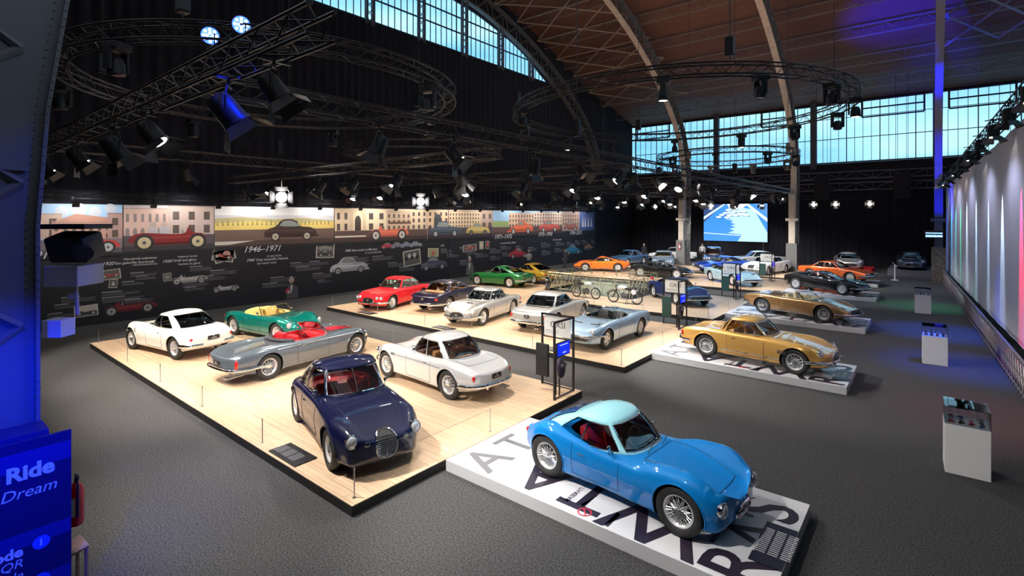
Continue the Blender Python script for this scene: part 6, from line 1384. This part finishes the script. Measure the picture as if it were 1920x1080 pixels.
# lamps along the curtain truss
for i, y in enumerate((46,43,40,36.5,33,29.5,26.2,23,20.2,17.5)):
    bx, by = ban(y, .45); t = (49.5-y)/38.5; hang(0 if i % 2 else 1, bx, by, 6.55+1.1*t, 'black spotlight clamped to the truss over the coloured curtain', 'spotlights over the coloured curtain', tgt=(bx+.25, by-.5, 2))
for x, y in ((-5.6,47.5),(-3.4,47.5),(-7.1,47.2),(-15.2,47.5),(-13.2,47.5),(-20.5,47)): hang(0, x, 47.3, 5.53, 'lit spotlight hanging far back in front of the black drape', 'far spotlights before the rear drape', tgt=(x, 40, 4.0))
truss((-24,47.3,6.1), (-2.2,47.3,6.1), 'rear truss in front of the black drape', .28)
# ================================================================== near left: iron column, boxes and visitor sign
CB = mat('riveted_column_paint', (.16,.17,.20), .5)
root = empty('iron_column', (-8.55, .70, 0), 0, 'riveted iron column lit blue at the left edge', 'column')
rib_pts = [(0,0),(0,2),(0,4.4),(.09,5.8),(.26,7.1),(.60,9.2)]
V = [Vector((0,a,b)) for a, b in rib_pts]
q = MB()
for i, p_ in enumerate(V): q.v += [tuple(p_+Vector((a,b,0))) for a, b in ((-.30,.46),(.30,.46),(.30,.42),(-.30,.42))]
for i in range(len(V)-1):
    for j in range(4): a = 4*i; q.f.append((a+j, a+(j+1) % 4, a+4+(j+1) % 4, a+4+j))
q.build('flange', CB, root)
q = MB(); 
for i, p_ in enumerate(V): q.v += [tuple(p_+Vector((a,b,0))) for a, b in ((.16,-.6),(.20,-.6),(.20,.42),(.16,.42))]
for i in range(len(V)-1):
    for j in range(4): a = 4*i; q.f.append((a+j, a+(j+1) % 4, a+4+(j+1) % 4, a+4+j))
q.build('web_plate', CB, root)
q = MB()
for i in range(95): z_ = .1*i+.05; yo = np.interp(z_, [b for a, b in rib_pts], [a for a, b in rib_pts]); q.sphere((.302, float(yo)+.44, z_), .012, 4); q.sphere((.204, float(yo)+.34, z_), .011, 4)
q.build('rivets', CB, root, True)
q = MB()
for z_ in (1.6, 3.2, 4.9, 6.5): q.tube([(.22,-.9,z_-.9),(.22,.3,z_)], .05, 4); q.tube([(.22,-.9,z_+.9),(.22,.3,z_)], .05, 4)
q.box((.24,-.1,5.1), (.04,.9,.10)); q.build('cross_braces', CB, root)
root = empty('projector_box', (-8.5, 1.52, 3.62), R(-50), 'dark moving light on a blue lit bracket box fixed to the iron column', 'projector')
BB = mat('bracket_paint', (.45,.45,.50), .5); q = MB(); rbox(q, (.0,.0,.14), (.42,.42,.26), .01); q.build('bracket_box', BB, root)
q = MB(); rbox(q, (-.02,.0,.50), (.34,.5,.34), .05, Matrix.Rotation(.3,3,'Y')); q.cyl((.05,.1,.5),(.22,.30,.42),.10,14); q.build('light_body', BLACK, root, True)
q = MB(); q.box((0,0,.76), (.46,.62,.06)); q.build('top_plate', BLACK, root); q = MB(); q.tube([(.12,.12,.02),(.12,.14,-.35)], .022, 6); q.sphere((.12,.06,-.12), .04, 6); q.box((-.22,-.3,.15),(.1,.5,.08)); q.build('clamp_arm', BB, root)
root = empty('junction_box', (-8.62, 1.40, 2.98), R(-50), 'small bright blue lit box on the iron column', 'box'); q = MB(); rbox(q, (.02,0,.11), (.22,.24,.22), .008); q.build('case', mat('pale_box', (.7,.7,.72), .5), root); q = MB(); q.box((-.12,-.12,.1), (.12,.1,.05)); q.build('bracket', BLACK, root)
# visitor information sign
root = empty('information_sign', (-7.72, .10, 0), 0, 'blue visitor sign with Ride Dream text in the lower left corner', 'sign'); Lw = 2.5
q = MB(); rbox(q, (0, 0, 1.02), (.05, Lw, 2.03), .006); pn_ = q.build('panel', mat('sign_navy', (.006,.01,.11), .3, coat=.3), root)
q = MB(); q.box((.027, 0, .95), (.002, Lw-.02, .16)); q.box((.027, 0, 1.82), (.002, Lw-.02, .2)); q.box((.027, 0, .42), (.002, Lw-.02, .16)); q.build('blue_bands', mat('sign_bright_blue', (.01,.02,.25), .3), pn_)
ST = mat('sign_pale_text', (.75,.90,1), .5)
def st(t, size, yr, z, bold=0, shear=0): text_on('sign_text', t, size, (.030, yr, z), (0,1,0), (0,0,1), ST, pn_, bold=bold, shear=shear, align='RIGHT')
st('l Ride', .22, 1.10, 1.62, .009); st('Dream', .165, 1.12, 1.42, 0, .25); st('code', .15, .84, .79, .006); st('e QR', .13, .84, .67, 0, .2); st('QR-code', .13, .84, .54, 0, .2); st('ence', .15, .84, .36, .006); st('lle', .13, .84, .22, 0, .2)
for z_, t in ((.86,'1'),(.44,'2')):
    q = MB(); q.lathe([(.001,0),(.075,0)], 20, 'Z', Matrix.Translation((.0292, .99, z_)) @ Matrix.Rotation(PI/2, 4, 'Y')); q.build('number_disc', mat('disc_blue', (.02,.12,.85), .4), pn_); text_on('disc_number', t, .10, (.0315, .962, z_-.035), (0,1,0), (0,0,1), ST, pn_, bold=.003)
q = MB(); rbox(q, (-.30, 0, 1.0), (.40, Lw-.35, 2.14), .006); q.build('sign_box', mat('sign_box_navy', (.02,.02,.14), .4), root)
extinguisher(-7.91, 1.43, .82, 'red fire extinguisher with white label behind the blue visitor sign')
root = empty('wooden_stool', (-7.99, 1.42, 0), R(20), 'small wooden stand with pinkish top behind the visitor sign', 'stand'); q = MB(); rbox(q, (0,0,.52), (.20,.24,.04), .01, Matrix.Rotation(.5,3,'Y')); q.build('top', mat('pink_wood', (.40,.22,.16), .5, noise=(12,(.28,.14,.10))), root)
for a, b in ((-.09,-.09),(.09,-.09),(.09,.09),(-.09,.09)): q = MB(); q.box((a*.9,b,.24), (.025,.025,.48)); q.build('leg', mat('pink_wood'), root)
# ---- information display on the right column
root = empty('led_sign', (.35, 45.3, 3.3), 0, 'small glowing blue LED sign on the right column', 'sign'); q = MB(); rbox(q, (0,0,0), (1.0,.1,.55), .02); q.build('case', BLACK, root)
q = MB()
for r_ in range(2):
    for i in range(9): q.box((-.4+.1*i, -.056, .10-.2*r_), (.075,.004,.13 if r_ else .06))
q.build('led_characters', mat('led_blue', (0,0,0), .4, emit=(.15,.4,1), es=5), root)
# ---- pallet speaker blocks beside the rear window girders
for x, lab in ((-7.2, 'black speaker block hanging right of the right arch'), (-1.6, 'black speaker block hanging left of the blue arch')):
    q = MB(); rbox(q, (0,0,0), (1.1,.7,2.0), .05); root = empty('speaker_block', (x, 52.0, 7.0), 0, lab, 'speaker'); q.build('cabinet', mat('speaker_black', (.004,.004,.006), .8), root); q = MB(); q.box((0,-.36,0), (.9,.02,1.8)); q.build('front_mesh', mat('speaker_black'), root); q = MB()
    for s_ in (-.4,.4): q.tube([(s_,0,.98),(s_,0,rf_(52)-6.95)], .015, 4)
    q.build('hanging_wires', BLACKM, root)
# ================================================================== visitors
SKIN = mat('skin', (.55,.33,.24), .55)
def person(x, y, head, lab, coat, trousers, h=1.74, hair=(.05,.035,.03), pose='stand', z=0, bag=None):
    root = empty('person', (x, y, z), R(head), lab, 'person'); k = h/1.74
    J = {'pelvis':(0,0,.95),'chest':(.01,0,1.25),'neck':(.0,0,1.47),'head0':(.02,0,1.56),'head1':(.03,0,1.66)}
    E = [('pelvis','chest'),('chest','neck'),('neck','head0'),('head0','head1')]; Rd = {'pelvis':.15,'chest':.165,'neck':.065,'head0':.085,'head1':.085}
    for s_, n_ in ((1,'L'),(-1,'R')):
        J['hip'+n_] = (0,s_*.10,.90); J['knee'+n_] = (.02+(.06 if s_ > 0 else 0),s_*.11,.50); J['ank'+n_] = (-.01,s_*.12,.10); J['toe'+n_] = (.17,s_*.14,.045)
        J['sh'+n_] = (0,s_*.19,1.41); J['el'+n_] = (-.03,s_*.26,1.12); J['wr'+n_] = (.08,s_*.24,.88) if pose == 'stand' else (.25,s_*.10,1.18); J['hd'+n_] = (.11,s_*.23,.80) if pose == 'stand' else (.33,s_*.05,1.22)
        E += [('pelvis','hip'+n_),('hip'+n_,'knee'+n_),('knee'+n_,'ank'+n_),('ank'+n_,'toe'+n_),('chest','sh'+n_),('sh'+n_,'el'+n_),('el'+n_,'wr'+n_),('wr'+n_,'hd'+n_)]
        Rd.update({'hip'+n_:.095,'knee'+n_:.062,'ank'+n_:.045,'toe'+n_:.04,'sh'+n_:.075,'el'+n_:.05,'wr'+n_:.035,'hd'+n_:.035})
    names = list(J); me = bpy.data.meshes.new('body'); V_ = [Vector(J[n_])*k for n_ in names]; Ed = [(names.index(a), names.index(b)) for a, b in E]
    fi = []
    for s_, n_ in ((1,'L'),(-1,'R')):
        hd = Vector(J['hd'+n_])*k; wr = Vector(J['wr'+n_])*k; dr = (hd-wr).normalized(); hi = names.index('hd'+n_)
        for i in range(4): V_ += [hd+dr*.03*k+Vector((.018*(i-1.5),0,0))*k, hd+dr*(.085-.008*abs(i-1))*k+Vector((.02*(i-1.5)+.01,0,0))*k]; Ed += [(hi, len(V_)-2), (len(V_)-2, len(V_)-1)]; fi += [len(V_)-2, len(V_)-1]
        V_ += [hd+Vector((.04,-s_*.02,-.01))*k]; Ed += [(hi, len(V_)-1)]; fi += [len(V_)-1]
    me.from_pydata([tuple(v) for v in V_], Ed, []); o = bpy.data.objects.new('body', me); C.objects.link(o)
    sk = o.modifiers.new('s', 'SKIN'); 
    if not me.skin_vertices: me.skin_vertices.new() if hasattr(me.skin_vertices, 'new') else None
    if not me.skin_vertices:
        bpy.context.view_layer.objects.active = o; bpy.ops.object.modifier_remove(modifier='s') if False else None
    bm = bmesh.new(); bm.from_mesh(me); ly = bm.verts.layers.skin.verify(); bm.verts.ensure_lookup_table()
    for i, v in enumerate(bm.verts):
        r_ = Rd[names[i]]*k if i < len(names) else .010*k; v[ly].radius = (r_, r_); v[ly].use_root = (i == 0)
        if i < len(names) and names[i] in ('pelvis','chest'): v[ly].radius = (r_*1.0, r_*.78)
    bm.to_mesh(me); bm.free()
    sb = o.modifiers.new('u', 'SUBSURF'); sb.levels = 1; sb.render_levels = 1; dg = bpy.context.evaluated_depsgraph_get(); dg.update()
    m2 = bpy.data.meshes.new_from_object(o.evaluated_get(dg), depsgraph=dg); bpy.data.objects.remove(o); m2.materials.clear()
    for m_ in (coat, trousers, SKIN, BLACK): m2.materials.append(m_)
    for f in m2.polygons:
        c_ = f.center/k; f.material_index = 2 if (c_.z > 1.47 or (c_.z < .87 and abs(c_.y) > .19 and pose == 'stand') or (pose != 'stand' and c_.x > .28)) else (0 if c_.z > .93 or abs(c_.y) > .185 and c_.z > .85 else (3 if c_.z < .10 else 1)); f.use_smooth = True
    b = bpy.data.objects.new('body', m2); C.objects.link(b); b.parent = root
    q = MB(); q.sphere((-.005*k,0,1.69*k), 1, 8, (.105*k,.098*k,.10*k)); q.v = [v for v in q.v]; q.build('hair', mat('hair_%.2f' % hair[0], hair, .7), root, True)
    q = MB(); q.sphere((.125*k,0,1.625*k), .016*k, 5)
    for s_ in (-1,1): q.sphere((.02*k, s_*.095*k,1.63*k), 1, 5, (.02,.012,.03))
    q.build('face_features', SKIN, root, True); q = MB()
    for s_ in (-1,1): q.sphere((.108*k, s_*.033*k,1.655*k), .010, 5)
    q.box((.112*k,0,1.585*k), (.01,.045,.008)); q.build('eyes_and_mouth', mat('face_dark', (.08,.03,.03), .5), root)
cl = lambda n_, c_: mat(n_, c_, .8)
person(-25.6, 33.6, 150, 'person in an off-white jacket reading the timeline wall', cl('jacket_offwhite', (.55,.53,.50)), cl('trousers_dark', (.03,.03,.04)), hair=(.4,.38,.36), pose='hold')
person(-24.6, 37.6, 170, 'person in a black jacket standing at the timeline behind the gold fastback', cl('jacket_black', (.02,.02,.025)), cl('trousers_dark', (.03,.03,.04)))
person(-22.6, 49.2, -60, 'person in a dark coat standing behind the steel blue coupe', cl('coat_navy', (.02,.025,.05)), cl('trousers_dark', (.03,.03,.04)), hair=(.5,.48,.45))
person(-18.3, 54.0, -70, 'person in a white shirt standing below the left edge of the big screen', cl('shirt_white', (.6,.6,.6)), cl('trousers_dark', (.03,.03,.04)))
person(-8.8, 49.4, -100, 'person in a grey coat beside the right iron column', cl('coat_grey', (.25,.25,.26)), cl('trousers_dark', (.03,.03,.04)))
build_cars()
